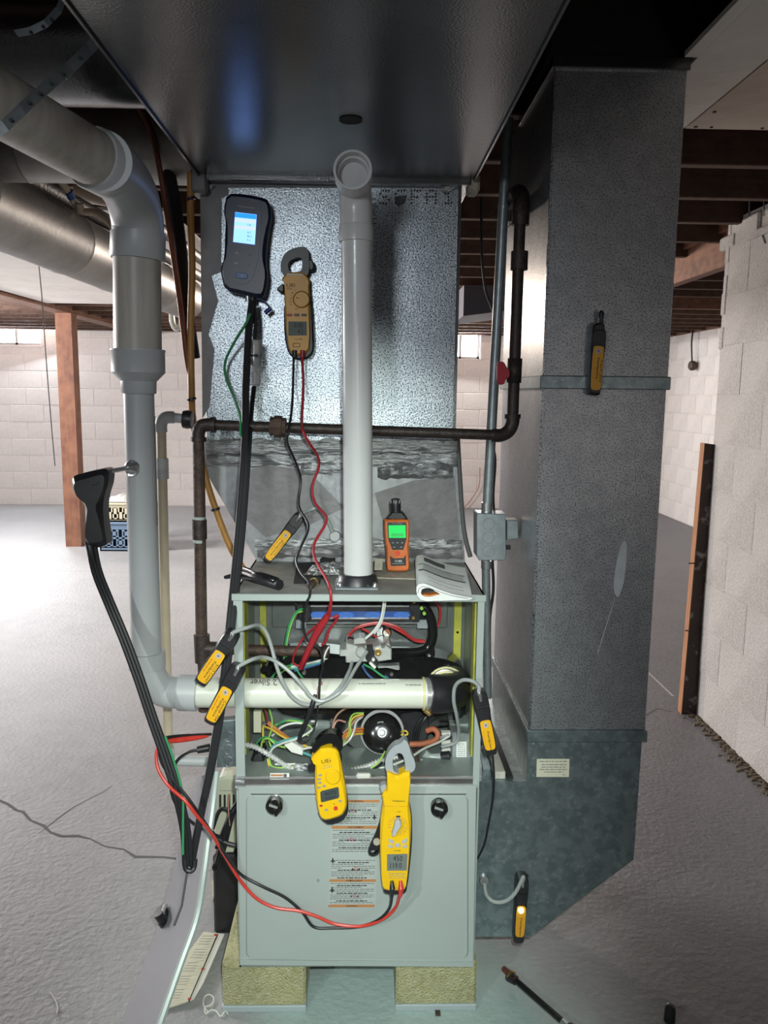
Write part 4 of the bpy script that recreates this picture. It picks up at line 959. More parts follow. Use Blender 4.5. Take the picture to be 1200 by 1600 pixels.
WR = [
 ('w_purple', 1.6, [(414, 1108, 1.80), (418, 1125, 1.80), (421, 1135, 1.79), (440, 1148, 1.78), (460, 1158, 1.76)]),
 ('w_lime', 1.5, [(421, 1108, 1.80), (425, 1125, 1.79), (424, 1140, 1.78), (420, 1155, 1.77), (425, 1170, 1.76)]),
 ('w_orange', 1.7, [(418, 1130, 1.79), (430, 1140, 1.78), (448, 1152, 1.76), (468, 1160, 1.74), (480, 1166, 1.72)]),
 ('w_orange', 1.7, [(420, 1128, 1.79), (436, 1142, 1.78), (455, 1155, 1.76), (472, 1164, 1.73)]),
 ('w_yellow', 1.7, [(411, 1134, 1.79), (425, 1140, 1.77), (440, 1150, 1.75), (460, 1160, 1.73), (484, 1168, 1.71)]),
 ('w_yellow', 1.6, [(411, 1136, 1.79), (411, 1152, 1.78), (412, 1160, 1.77)]),
 ('w_green', 1.6, [(403, 1172, 1.76), (402, 1160, 1.76), (412, 1152, 1.75), (424, 1155, 1.74), (438, 1163, 1.73)]),
 ('w_lime', 1.5, [(408, 1170, 1.75), (410, 1158, 1.75), (420, 1154, 1.74), (432, 1164, 1.73), (446, 1168, 1.72)]),
 ('w_teal', 1.6, [(420, 1178, 1.73), (426, 1166, 1.72), (440, 1158, 1.71), (460, 1153, 1.71), (470, 1150, 1.71)]),
 ('w_white', 1.7, [(420, 1180, 1.72), (428, 1168, 1.71), (445, 1160, 1.70), (462, 1155, 1.70), (480, 1146, 1.71), (493, 1135, 1.72), (494, 1128, 1.73), (486, 1127, 1.73)]),
 ('w_lime', 1.5, [(420, 1184, 1.72), (424, 1196, 1.71), (436, 1200, 1.70), (465, 1197, 1.70)]),
 ('w_yellow', 1.4, [(418, 1186, 1.72), (422, 1198, 1.71), (440, 1203, 1.70), (462, 1199, 1.70)]),
 ('w_white', 1.6, [(430, 1194, 1.71), (450, 1194, 1.70), (470, 1193, 1.70)]),
 ('w_green', 1.6, [(425, 1140, 1.82), (440, 1128, 1.82), (460, 1125, 1.82), (480, 1129, 1.81)]),
 ('w_lime', 1.4, [(430, 1133, 1.82), (450, 1126, 1.82), (475, 1130, 1.81), (487, 1138, 1.80), (480, 1150, 1.79)]),
 ('w_white', 1.8, [(425, 1150, 1.81), (440, 1136, 1.81), (458, 1130, 1.81), (472, 1130, 1.81)]),
 ('w_black', 1.8, [(436, 1142, 1.81), (452, 1136, 1.81), (470, 1134, 1.81)]),
 ('w_white', 1.8, [(471, 1171, 1.70), (485, 1168, 1.695), (500, 1169, 1.69), (514, 1171, 1.685)]),
 ('w_teal', 2.2, [(473, 1176, 1.70), (482, 1179, 1.70), (492, 1184, 1.69)]),
 ('w_green', 1.4, [(455, 1036, 1.80), (462, 1044, 1.80), (470, 1056, 1.79), (476, 1062, 1.79)]),
 ('w_brown', 1.5, [(548, 1106, 1.76), (538, 1108, 1.75), (526, 1118, 1.74), (520, 1135, 1.73), (524, 1152, 1.72), (538, 1155, 1.71), (556, 1148, 1.72)]),
 ('w_pink', 1.5, [(540, 1128, 1.75), (527, 1126, 1.74), (521, 1140, 1.73), (530, 1154, 1.72)]),
 ('w_brown', 1.5, [(568, 1118, 1.76), (558, 1122, 1.75), (548, 1134, 1.74), (536, 1146, 1.73)]),
 ('w_yellow', 1.5, [(568, 1116, 1.77), (554, 1120, 1.76), (546, 1132, 1.75), (545, 1146, 1.73), (536, 1160, 1.71)]),
 ('w_lime', 1.4, [(568, 1114, 1.77), (552, 1116, 1.76), (546, 1130, 1.74), (548, 1145, 1.73), (535, 1163, 1.70)]),
 ('w_white', 1.6, [(566, 1120, 1.76), (557, 1128, 1.74), (553, 1142, 1.72), (546, 1156, 1.71), (534, 1166, 1.70)]),
 ('w_orange', 1.7, [(568, 1138, 1.755), (552, 1140, 1.74), (540, 1147, 1.73), (532, 1154, 1.72)]),
 ('w_orange', 1.7, [(568, 1142, 1.755), (550, 1144, 1.74), (538, 1152, 1.72), (528, 1158, 1.71)]),
 ('w_yellow', 1.7, [(568, 1146, 1.755), (552, 1148, 1.74), (538, 1155, 1.72)]),
 ('w_yellow', 1.4, [(627, 1144, 1.76), (634, 1142, 1.75), (637, 1147, 1.75), (630, 1149, 1.75), (626, 1147, 1.75)]),
 ('w_lime', 1.5, [(603, 1171, 1.73), (596, 1184, 1.71), (586, 1196, 1.70), (575, 1203, 1.70)]),
 ('w_black', 1.8, [(605, 1182, 1.73), (590, 1198, 1.70), (575, 1203, 1.70)]),
 ('w_white', 1.8, [(620, 1195, 1.71), (600, 1199, 1.70), (578, 1205, 1.70), (566, 1206, 1.69)]),
 ('w_white', 2.0, [(612, 1196, 1.645), (640, 1184, 1.66), (662, 1170, 1.70), (685, 1160, 1.74), (702, 1150, 1.76)]),
 ('w_black', 2.2, [(652, 1158, 1.78), (656, 1138, 1.77), (664, 1122, 1.77), (675, 1112, 1.78)]),
 ('w_black', 2.2, [(646, 1156, 1.78), (650, 1136, 1.77), (660, 1120, 1.77)]),
 ('w_grey', 2.2, [(668, 1160, 1.765), (684, 1154, 1.76), (702, 1148, 1.76)]),
 ('w_black', 2.0, [(672, 1166, 1.765), (690, 1157, 1.76), (704, 1152, 1.76)]),
 ('w_blue', 1.8, [(566, 1040, 1.78), (573, 1052, 1.77), (585, 1062, 1.76), (600, 1066, 1.755), (607, 1061, 1.76), (602, 1056, 1.77)]),
 ('w_green', 1.7, [(568, 1038, 1.78), (582, 1045, 1.77), (594, 1054, 1.76), (604, 1060, 1.76)]),
 ('w_red', 1.9, [(541, 1000, 1.83), (548, 988, 1.83), (562, 978, 1.83), (585, 973, 1.83), (605, 974, 1.83), (625, 982, 1.83), (645, 998, 1.84), (662, 1001, 1.85)]),
 ('w_red', 1.9, [(543, 1002, 1.835), (552, 986, 1.835), (572, 977, 1.835), (600, 975, 1.835), (628, 988, 1.84), (648, 1001, 1.845), (664, 1003, 1.85)]),
 ('w_red', 1.8, [(566, 982, 1.835), (580, 990, 1.835), (592, 998, 1.835)]),
 ('w_red', 2.0, [(679, 938, 1.86), (687, 950, 1.87), (687, 970, 1.88), (680, 986, 1.88)]),
 ('w_white', 2.2, [(600, 932, 1.75), (599, 948, 1.75), (595, 968, 1.755), (585, 985, 1.76), (572, 997, 1.765), (566, 1001, 1.765)]),
 ('w_white', 1.6, [(603, 932, 1.752), (601, 950, 1.752), (596, 972, 1.757), (585, 990, 1.762)]),
 ('w_green', 2.0, [(479, 952, 1.835), (468, 953, 1.83), (458, 964, 1.83), (450, 985, 1.83), (446, 1010, 1.83), (444, 1035, 1.83), (450, 1046, 1.82)]),
 ('w_lime', 1.5, [(478, 955, 1.833), (464, 958, 1.83), (455, 975, 1.83), (448, 1005, 1.83), (448, 1030, 1.83)]),
 ('w_green', 1.8, [(424, 1060, 1.82), (434, 1048, 1.82), (446, 1042, 1.81), (462, 1038, 1.80)]),
 ('w_lime', 1.6, [(432, 1058, 1.82), (445, 1047, 1.82), (462, 1041, 1.81)]),
 ('w_white', 1.8, [(455, 1042, 1.80), (475, 1038, 1.80), (500, 1032, 1.79), (512, 1028, 1.79)]),
 ('w_teal', 1.8, [(455, 1045, 1.80), (478, 1041, 1.80), (502, 1035, 1.79)]),
 ('w_blue', 1.8, [(460, 1048, 1.80), (480, 1043, 1.80), (500, 1037, 1.79)]),
 ('w_white', 1.4, [(514, 1010, 1.72), (508, 1022, 1.72), (504, 1040, 1.71), (501, 1060, 1.70), (500, 1066, 1.69)]),
 ('w_pink', 1.6, [(500, 1064, 1.672), (503, 1068, 1.665), (498, 1074, 1.66), (496, 1100, 1.66)]),
 ('w_black', 1.6, [(541, 1002, 1.80), (546, 996, 1.80), (556, 1000, 1.78), (562, 1004, 1.77)]),
]
for m_, r_, pts in WR: wire('wire', pts, r_, m_, F, 5, 6)
for x, y in ((413, 1047), (424, 1042), (420, 1052), (432, 1054), (426, 1036)): fo('wire_nut', disc(x, y, 6, 1.83, .03, .004, n=10), 'black_gloss')
fo('wire_sheath', MB().tube(wpts([(470, 1043, 1.78), (476, 1030, 1.76), (487, 1005, 1.73), (500, 980, 1.71), (512, 962, 1.69)], 5), px2m(5.2, PY(487, 1005, 1.73)), 10), 'red_dark')

# side junction box on the furnace's left flank
t = thing('junction_box', 'square galvanized junction box on furnace left side', 'box', PY(355, 1195, 1.80))
jb = obj('box_body', plate([(344, 1128), (372, 1126), (372, 1198), (338, 1200), (342, 1140)], 1.74, .09, .002), 'galv_boot', t)
for yy in (1152, 1172, 1191): obj('knockout', MB().ring([PY(x, y, 1.7385) for x, y in circ(357, yy, 8)], [PY(x, y, 1.7385) for x, y in circ(357, yy, 7)], (0, .001, 0)), 'steel', jb)
obj('box_lid', plate([(344, 1120), (372, 1118), (372, 1127), (344, 1129)], 1.745, .085, .001), 'steel', t)

# intake pipe on the furnace top
t = thing('intake_pipe', 'upright white intake pipe with open elbow on the furnace top', 'pipe', (-.013, 1.74, .993))
obj('pipe', MB().tube([PY(560, 905, 1.74), PY(557, 355, 1.70)], [px2m(22.6, PY(560, 905, 1.74)), px2m(24, PY(557, 355, 1.70))], 28), 'pvc_in', t)
A, B = PY(556.5, 378, 1.70), PY(556.5, 352, 1.70); k1 = px2m(1, A)
obj('coupling_hub', MB().lathe(A, B, [(0, 23 * k1), (0, 27 * k1), (.9, 27.3 * k1), (1, 26 * k1)], 28), 'pvc_in', t)
E_ = cr([PY(556.5, 356, 1.70), PY(556, 325, 1.70), PY(555, 303, 1.692), PY(553.5, 287, 1.675), PY(552.5, 277, 1.645)], 5)
el = obj('elbow', MB().tube(E_, [px2m(25.5, E_[0])] * len(E_), 28), 'pvc_in', t)
dv = (PY(551.5, 268, 1.60) - PY(553, 280, 1.645)).normalized(); C_ = PY(552.5, 277, 1.648); k1 = px2m(1, C_)
obj('elbow_mouth', MB().lathe(C_, C_ + dv * .045, [(0, 26 * k1), (0, 29.5 * k1), (1, 29.5 * k1), (1, 26 * k1), (.55, 25.5 * k1), (.55, 22.5 * k1), (.05, 22 * k1), (.05, .001)], 32), 'pvc_in', el)
cz = .993
obj('flange', MB().box(-.062, .034, 1.69, 1.79, cz, cz + .006, .002), 'zinc', t)
obj('rubber_ring', MB().lathe((-.013, 1.74, cz + .005), (-.013, 1.74, cz + .028), [(0, .044), (0, .046), (.8, .042), (1, .038), (1, .03)], 24), 'black', t)
for x in (-.050, .026): obj('bolt', MB().lathe((x, 1.70, cz + .005), (x, 1.70, cz + .016), [(0, .006), (.7, .006), (1, .003)], 8), 'steel', t)

# ================================================================== METERS AND PROBES
# --- flue gas analyser on the plenum
YA = 1.905
t = thing('gas_analyser', 'dark blue flue gas analyser with lit screen on plenum', 'meter', PY(385, 460, 1.955))
Z = lambda pts: zp(335, 290, 8.889, pts)
body = chaikin(Z([(165, 95), (440, 110), (720, 170), (765, 250), (785, 420), (750, 560), (720, 800), (700, 1050), (735, 1270), (690, 1500), (650, 1560), (400, 1510), (140, 1450), (85, 1230), (80, 1130), (130, 1000), (140, 700), (150, 480), (118, 350)]), 1)
obj('rubber_case', plate(body, YA, .048, .008), 'dark_blue', t)
ov = []
for k in range(36):
    a = 2 * math.pi * k / 36; cx, cy = 408, 775; ex, ey = 225 * math.cos(a), 0
    yy = 595 * (1 if math.sin(a) > 0 else -1) * abs(math.sin(a)) ** .62; ex = 222 * (1 if math.cos(a) > 0 else -1) * abs(math.cos(a)) ** .62
    x_, y_ = ex, yy; r_ = math.radians(6.5)
    ov.append((cx + x_ * math.cos(r_) - y_ * math.sin(r_), cy + x_ * math.sin(r_) + y_ * math.cos(r_)))
inn = [(408 + (a - 408) * .955, 775 + (b - 775) * .98) for a, b in ov]
obj('face_line', MB().ring([PY(a, b, YA - .0015) for a, b in Z(ov)], [PY(a, b, YA - .0015) for a, b in Z(inn)], (0, .0015, 0)), 'navy_line', t)
obj('face_plate', plate(Z(inn), YA - .001, .001), 'dark_blue', t)
sc_ = obj('screen', plate(Z([(287, 368), (585, 402), (560, 818), (260, 780)]), YA - .003, .002), 'screen_blue', t, 'glowing blue-white screen')
obj('screen_bar', plate(Z([(286, 372), (583, 405), (579, 468), (283, 438)]), YA - .0036, .0004), 'screen_bar', sc_)
obj('screen_row', plate(Z([(282, 448), (578, 478), (575, 530), (278, 498)]), YA - .0036, .0004), 'screen_row', sc_)
obj('screen_row', plate(Z([(276, 545), (573, 575), (570, 625), (272, 598)]), YA - .0036, .0004), 'screen_row', sc_)
for s_, x, y, wd in (('1.6', 485, 545, 6), ('6.1', 480, 650, 6), ('80.1', 485, 705, 8), ('91.3', 475, 758, 7)):
    q = Z([(x, y)])[0]; text(s_, q[0], q[1], wd * .8, YA - .004, 'ink_soft', sc_, rot=6)
q = Z([(440, 300)])[0]; text('VTInspector', q[0], q[1], 26, YA - .0024, 'ink_white', t, rot=7, height=2.6)
for pts in ([(285, 950), (307, 925), (329, 952)], [(280, 1065), (300, 1088), (322, 1066)]):
    obj('key_arrow', MB().tube([PY(a, b, YA - .002) for a, b in Z(pts)], .0011, 5), 'ink_white', t)
for x, y in ((490, 960), (482, 1095)):
    for d_ in (-10, 0, 10):
        q = Z([(x - 14, y + d_), (x + 16, y + d_ + 3), (x + 16, y + d_ + 7), (x - 14, y + d_ + 4)]); obj('key_mark', plate(q, YA - .002, .0006), 'ink_grey', t)
obj('power_key', plate(rrect(*Z([(380, 1250)])[0], 19.5, 9.5, 7, 4.5), YA - .003, .002, .001), 'blue_btn', t)
q = Z([(382, 1252)])[0]; text('O', q[0], q[1], 3.6, YA - .0036, 'ink_white', t)
obj('socket', cyl2((387, 458, YA + .02), (387, 470, YA + .02), 4), 'steel', t); obj('socket', cyl2((395, 459, YA + .02), (395, 472, YA + .02), 4.5), 'black', t)
wire('cap_leash', [(400, 466, YA + .02), (408, 468, YA + .02), (416, 474, YA + .02), (421, 481, YA + .02)], 1.3, 'blue_cap', t)
obj('dust_cap', cyl2((423, 482, YA + .02), (414, 489, YA + .02), 3.4), 'blue_cap', t)

# --- probe wand in the vent pipe with its hoses
t = thing('probe_wand', 'black pistol-grip sampling probe stuck into the vent pipe', 'probe', PY(140, 850, 1.60))
Z = lambda pts: zp(90, 700, 3.555, pts)
grip = chaikin(Z([(68, 180), (80, 155), (180, 130), (276, 112), (272, 200), (250, 265), (240, 330), (246, 430), (262, 520), (262, 548), (205, 562), (145, 545), (150, 430), (150, 350), (120, 285), (80, 255), (68, 215)]), 2)
obj('handle', plate(grip, 1.585, .05, .012), 'black', t)
obj('handle_mark', MB().tube([PY(a, b, 1.5845) for a, b in Z([(190, 208), (230, 192)])], .0012, 5), 'navy_line', t)
obj('probe_tube', MB().tube([PY(163, 738, 1.605), PY(206, 730, 1.672)], px2m(3.6, PY(163, 738, 1.6)), 10), 'steel', t)
obj('probe_cone', MB().lathe(PY(198, 731, 1.655), PY(211, 729, 1.68), [(0, .006), (.3, .012), (.6, .016), (1, .016)], 14), 'steel', t)
def ribbon(pts, offs, rpx, m_, nm, par):
    """parallel tubes following one path, offset sideways in the picture plane by pixels"""
    for o_ in offs:
        q = []
        for i, (x, y, Y) in enumerate(pts):
            a = pts[max(i - 1, 0)]; b = pts[min(i + 1, len(pts) - 1)]; dx, dy = b[0] - a[0], b[1] - a[1]; L = math.hypot(dx, dy) or 1
            q.append((x - dy / L * o_, y + dx / L * o_, Y))
        wire(nm, q, rpx, m_, par, 5, 8)
up = [(392, 470, 1.90), (386, 520, 1.88), (382, 600, 1.84), (380, 700, 1.77), (374, 790, 1.74), (366, 880, 1.70), (358, 960, 1.655), (350, 1040, 1.63), (340, 1120, 1.62), (326, 1200, 1.60), (312, 1270, 1.58), (300, 1330, 1.56), (297, 1352, 1.56)]
ribbon(up, (-4.6, 0), 3.6, 'black_hose', 'hose', t)
ribbon([(397, 605, 1.90), (393, 640, 1.86), (389, 700, 1.775), (383, 790, 1.74), (375, 880, 1.70), (366, 960, 1.655), (357, 1040, 1.63), (346, 1120, 1.62), (332, 1200, 1.60), (316, 1270, 1.58), (304, 1330, 1.56), (300, 1354, 1.56)], (0,), 3.8, 'black_hose', 'hose', t)
dn = [(143, 853, 1.60), (152, 895, 1.60), (172, 945, 1.60), (195, 1000, 1.59), (217, 1060, 1.58), (237, 1120, 1.57), (258, 1180, 1.56), (277, 1240, 1.55), (290, 1300, 1.55), (293, 1352, 1.555)]
ribbon(dn, (-5, 0, 5), 3.9, 'black_hose', 'hose', t)
obj('strain_relief', MB().tube(wpts([(140, 846, 1.605), (143, 862, 1.60), (148, 880, 1.60)], 4), [px2m(r, PY(143, 862, 1.6)) for r in [8, 7.6, 7.2, 6.8, 6.4, 6.1, 5.8, 5.6, 5.5]], 10), 'black', t)
obj('hose_bend', MB().tube(wpts([(288, 1340, 1.555), (290, 1357, 1.55), (297, 1361, 1.55), (303, 1356, 1.555), (305, 1342, 1.56)], 5), px2m(4.2, PY(295, 1350, 1.55)), 8), 'black_hose', t)
wire('green_line', [(258, 1150, 1.548), (272, 1190, 1.546), (285, 1240, 1.545), (286, 1290, 1.545), (286, 1335, 1.545)], 1.9, 'w_green', t)
wire('green_line', [(391, 490, 1.875), (384, 506, 1.88), (366, 535, 1.90), (352, 565, 1.92), (353, 590, 1.93), (365, 620, 1.91), (375, 650, 1.82), (376, 680, 1.78)], 2.2, 'w_green', t)
wire('hose', [(395, 470, 1.90), (398, 490, 1.90), (399, 512, 1.90), (398, 532, 1.90)], 3.2, 'black_hose', t)
wt = obj('water_trap', MB().lathe(PY(398.5, 531, 1.90), PY(396, 603, 1.90), [(0, .013), (0, .0165), (.38, .0165), (.42, .0172), (.55, .0165), (.6, .020), (.68, .020), (.70, .0175), (.95, .0165), (1, .011)], 20), 'clear_plastic', t, 'clear plastic water trap')
obj('filter', cyl2((397.5, 533, 1.90), (397, 552, 1.90), 8.4), 'paper_white', wt)
obj('trap_ring', cyl2((397, 554, 1.90), (397, 558, 1.90), 11.6), 'black', wt); obj('trap_inner', cyl2((396.6, 560, 1.90), (396.4, 570, 1.90), 9), 'w_grey', wt)
obj('trap_tab', plate([(404, 578), (412, 582), (411, 590), (404, 588)], 1.895, .008, .001), 'clear_plastic', wt)

# --- clamp meters
def jaw(outer, inner, Y, th, m_, par, nm='jaw', b=0): return obj(nm, MB().ring([PY(x, y, Y) for x, y in outer], [PY(x, y, Y) for x, y in inner], (0, th, 0)), m_, par)
def c_ring(pts_o, pts_i, n=28):
    def res(p):
        p = chaikin(p, 2); D = [0]
        q = p + [p[0]]
        for a, b in zip(q, q[1:]): D.append(D[-1] + math.hypot(b[0] - a[0], b[1] - a[1]))
        out = []
        for k in range(n):
            s = D[-1] * k / n; i = max(j for j in range(len(D)) if D[j] <= s + 1e-9); i = min(i, len(p) - 1)
            f_ = (s - D[i]) / max(D[i + 1] - D[i], 1e-9); out.append((q[i][0] + (q[i + 1][0] - q[i][0]) * f_, q[i][1] + (q[i + 1][1] - q[i][1]) * f_))
        return out
    return res(pts_o), res(pts_i)
Z = lambda pts: zp(425, 375, 8.0, pts)
YM = 1.925
t = thing('clamp_meter', 'amber clamp meter with black jaw stuck on the plenum', 'meter', PY(467, 560, 1.955))
o_, i_ = c_ring(Z([(110, 400), (105, 260), (180, 140), (300, 90), (380, 80), (460, 100), (465, 400), (440, 450), (280, 460), (140, 440)]), Z([(205, 370), (195, 300), (230, 250), (290, 225), (340, 212), (375, 225), (380, 330), (360, 390), (280, 405), (225, 395)]))
jaw(o_, i_, YM + .002, .022, 'black', t)
obj('jaw_tip', plate(chaikin(Z([(455, 230), (510, 250), (530, 330), (515, 375), (460, 390)]), 1), YM + .004, .018, .003), 'black', t)
obj('trigger', plate(chaikin(Z([(130, 540), (150, 560), (150, 665), (70, 640), (55, 605)]), 1), YM + .004, .018, .003), 'black', t)
obj('back_case', plate(chaikin(Z([(145, 730), (470, 640), (500, 900), (525, 1300), (510, 1420), (430, 1490), (300, 1500), (200, 1420), (150, 1200)]), 1), YM + .006, .028, .004), 'black', t)
obj('body', plate(chaikin(Z([(115, 490), (190, 400), (390, 395), (470, 490), (460, 560), (470, 700), (475, 1350), (400, 1430), (290, 1440), (215, 1390), (180, 1180), (155, 800), (150, 520)]), 1), YM - .004, .03, .004), 'amber', t)
obj('sticker', plate(Z([(185, 418), (382, 420), (380, 440), (185, 440)]), YM - .0055, .001), 'paper_white', t)
dl = obj('dial', disc(*Z([(368, 742)])[0], 12.6, YM - .012, .009, .002, 28), 'amber', t)
obj('dial_ring', disc(*Z([(368, 742)])[0], 13.4, YM - .0062, .003, 0, 28), 'ink', t)
obj('dial_mark', plate(Z([(300, 712), (336, 728), (334, 736), (300, 720)]), YM - .0126, .0006), 'ink', dl)
text('UEi', *Z([(235, 565)])[0], 13, YM - .0048, 'ink', t, rot=-2, height=5.5); text('DL379', *Z([(218, 610)])[0], 9, YM - .0048, 'ink', t, height=2.2)
for s_, x, y, m_ in (('V', 290, 630, 'ink'), ('40A', 255, 660, 'ink'), ('V', 240, 700, 'ink_red'), ('4V', 235, 735, 'ink_red'), ('Hz', 232, 770, 'ink_red'), ('uA', 238, 805, 'ink_red'), ('OFF', 305, 862, 'ink')):
    text(s_, *Z([(x, y)])[0], 4 if len(s_) > 1 else 2, YM - .0048, m_, t, height=2.2)
for x, m_ in ((220, 'ink_red'), (308, 'ink_soft'), (400, 'ink_soft')):
    b_ = obj('button', plate(rrect(*Z([(x, 937)])[0], 8.4, 3.8, 0, 1.8), YM - .006, .002), m_, t); text('HOLD', *Z([(x, 937)])[0], 5, YM - .0066, 'paper_white', t, height=1.3)
lc = obj('display', plate(Z([(205, 1018), (432, 1020), (434, 1192), (205, 1195)]), YM - .0050, .001), 'lcd', t)
text('0.00', *Z([(330, 1065)])[0], 13.5, YM - .0056, 'ink', lc, height=7); text('4.2', *Z([(355, 1140)])[0], 8.5, YM - .0056, 'ink', lc, height=7)
text('True RMS', *Z([(328, 1238)])[0], 12, YM - .0048, 'ink', t, height=2.4)
obj('diagram', MB().ring([PY(a, b, YM - .0048) for a, b in Z([(262, 1290), (350, 1290), (350, 1338), (262, 1338)])], [PY(a, b, YM - .0048) for a, b in Z([(268, 1296), (344, 1296), (344, 1332), (268, 1332)])], (0, .0006, 0)), 'ink', t)
for x, m_, lm in ((285, 'black', 'black_hose'), (383, 'red_dark', 'red_dark')):
    q = Z([(x, 1380), (x - 5, 1470)]); obj('plug', cyl2((*q[0], YM - .004), (*q[1], YM - .006), 4, 3.4), m_, t)
wire('test_lead', [(459, 558, YM - .006), (458, 600, YM), (456, 640, 1.86), (451, 672, 1.79), (449, 692, 1.80), (462, 722, 1.85), (470, 750, 1.88), (467, 790, 1.86), (482, 822, 1.80), (470, 855, 1.76), (463, 875, 1.74), (470, 895, 1.70), (484, 912, 1.655), (484, 930, 1.652), (478, 945, 1.66), (474, 975, 1.72), (480, 1000, 1.73), (500, 1015, 1.72), (504, 1040, 1.70), (500, 1062, 1.665), (498, 1100, 1.65)], 1.9, 'black_hose', t, 6, 7)
wire('test_lead', [(472, 558, YM - .006), (474, 600, YM), (472, 650, 1.86), (473, 672, 1.79), (483, 692, 1.80), (496, 712, 1.84), (498, 730, 1.87), (488, 760, 1.87), (492, 785, 1.86), (508, 805, 1.83), (508, 820, 1.81), (493, 845, 1.78), (490, 865, 1.75), (498, 885, 1.72), (510, 905, 1.68), (516, 922, 1.652), (517, 945, 1.655), (514, 962, 1.68)], 2.1, 'red_dark', t, 6, 7)
wire('test_lead', [(517, 940, 1.66), (508, 965, 1.70), (480, 990, 1.74), (463, 1015, 1.76), (458, 1035, 1.77), (472, 1042, 1.77)], 1.7, 'red_dark', t)
wire('test_lead', [(520, 965, 1.69), (528, 962, 1.69), (525, 970, 1.70), (514, 985, 1.72), (510, 1000, 1.73), (503, 1008, 1.74)], 2.2, 'red_dark', t)
obj('alligator_boot', MB().tube(wpts([(470, 1043, 1.755), (484, 1012, 1.735), (499, 982, 1.71), (515, 960, 1.685)], 5), [px2m(r, PY(484, 1012, 1.73)) for r in [3, 3.5, 4, 4.4, 4.8, 5.2, 5.6, 6, 6.3, 6.6, 6.8, 6.6, 6, 5, 4, 3]], 10), 'red_dark', t)
pb = obj('test_probe', MB().tube(wpts([(493, 1085, 1.645), (487, 1105, 1.64), (478, 1130, 1.645), (470, 1148, 1.65), (468, 1156, 1.65), (474, 1160, 1.65), (484, 1152, 1.655), (492, 1135, 1.66), (496, 1110, 1.66), (497, 1090, 1.66)], 5), [px2m(r, PY(487, 1105, 1.64)) for r in [2.6, 3.4, 3.8, 4, 4.2, 4.2, 4, 3.9, 3.8, 3.7, 3.6, 3.5, 3.4, 3.3, 3.2, 3.2, 3.1, 3.1, 3, 3, 2.9, 2.8, 2.7, 2.6, 2.4, 2.2, 2] + [1.4] * 19], 9), 'black_hose', t)

Z = lambda pts: zp(470, 1130, 9.41, pts)
YU = 1.60
t = thing('clamp_meter', 'yellow clamp meter hanging from wires over the door label, black jaw', 'meter', PY(517, 1288, 1.63))
o_, i_ = c_ring(Z([(165, 420), (160, 350), (260, 220), (400, 140), (520, 160), (610, 260), (625, 360), (580, 430), (400, 470), (230, 470)]), Z([(260, 390), (290, 340), (350, 315), (410, 298), (450, 295), (470, 310), (460, 350), (440, 385), (380, 410), (300, 415)]))
jaw(o_, i_, YU + .006, .026, 'black_gloss', t)
obj('trigger', plate(chaikin(Z([(205, 575), (215, 735), (110, 735), (95, 660), (140, 610)]), 1), YU + .004, .02, .003), 'black', t)
obj('latch', plate(chaikin(Z([(545, 480), (575, 450), (600, 530), (600, 590), (580, 590)]), 1), YU + .004, .02, .003), 'black', t)
obj('back_case', plate(chaikin(Z([(240, 1300), (640, 900), (690, 1180), (700, 1320), (620, 1450), (420, 1515), (300, 1440)]), 1), YU + .004, .028, .003), 'black', t)
obj('body', plate(chaikin(Z([(148, 530), (270, 410), (290, 390), (440, 378), (545, 420), (585, 560), (610, 740), (655, 960), (680, 1200), (660, 1290), (600, 1385), (370, 1455), (280, 1410), (230, 1200), (205, 900), (210, 585), (160, 570)]), 1), YU - .008, .03, .006), 'yellow', t)
text('UEi', *Z([(372, 558)])[0], 14.5, YU - .0088, 'ink', t, rot=-12, height=6); text('DL379', *Z([(382, 620)])[0], 11, YU - .0088, 'ink_grey', t, rot=-12, height=1.8); text('True RMS', *Z([(390, 652)])[0], 15, YU - .0088, 'ink_grey', t, rot=-12, height=2)
obj('dial', plate(circ(*Z([(470, 800)])[0], 11.5, 28), YU - .014, .007, .002), 'yellow', t)
for x, y in ((282, 768), (270, 825), (278, 880), (265, 950), (342, 928)): obj('button', plate(rrect(*Z([(x, y)])[0], 5.5, 2.8, -10, 1.2), YU - .010, .003), 'w_grey', t)
lc = obj('display', plate(Z([(285, 1020), (310, 1000), (535, 945), (555, 955), (565, 1085), (545, 1105), (310, 1165), (295, 1150)]), YU - .0098, .002), 'lcd_dark', t)
text('4075', *Z([(430, 1030)])[0], 19, YU - .0104, 'ink', lc, rot=-13, height=5.5); text('0000', *Z([(435, 1095)])[0], 17, YU - .0104, 'ink', lc, rot=-13, height=4)
obj('jack_ring', disc(*Z([(512, 1255)])[0], 3.3, YU - .010, .003), 'red', t)
for x, y, m_ in ((298, 1215, 'ink_red'), (578, 1145, 'w_grey'), (375, 1275, 'w_grey')): obj('jack_mark', plate(rrect(*Z([(x, y)])[0], 5, 3, -10, 1), YU - .0088, .001), m_, t)
text('V', *Z([(488, 1190)])[0], 2.4, YU - .0088, 'ink', t, bold=True)

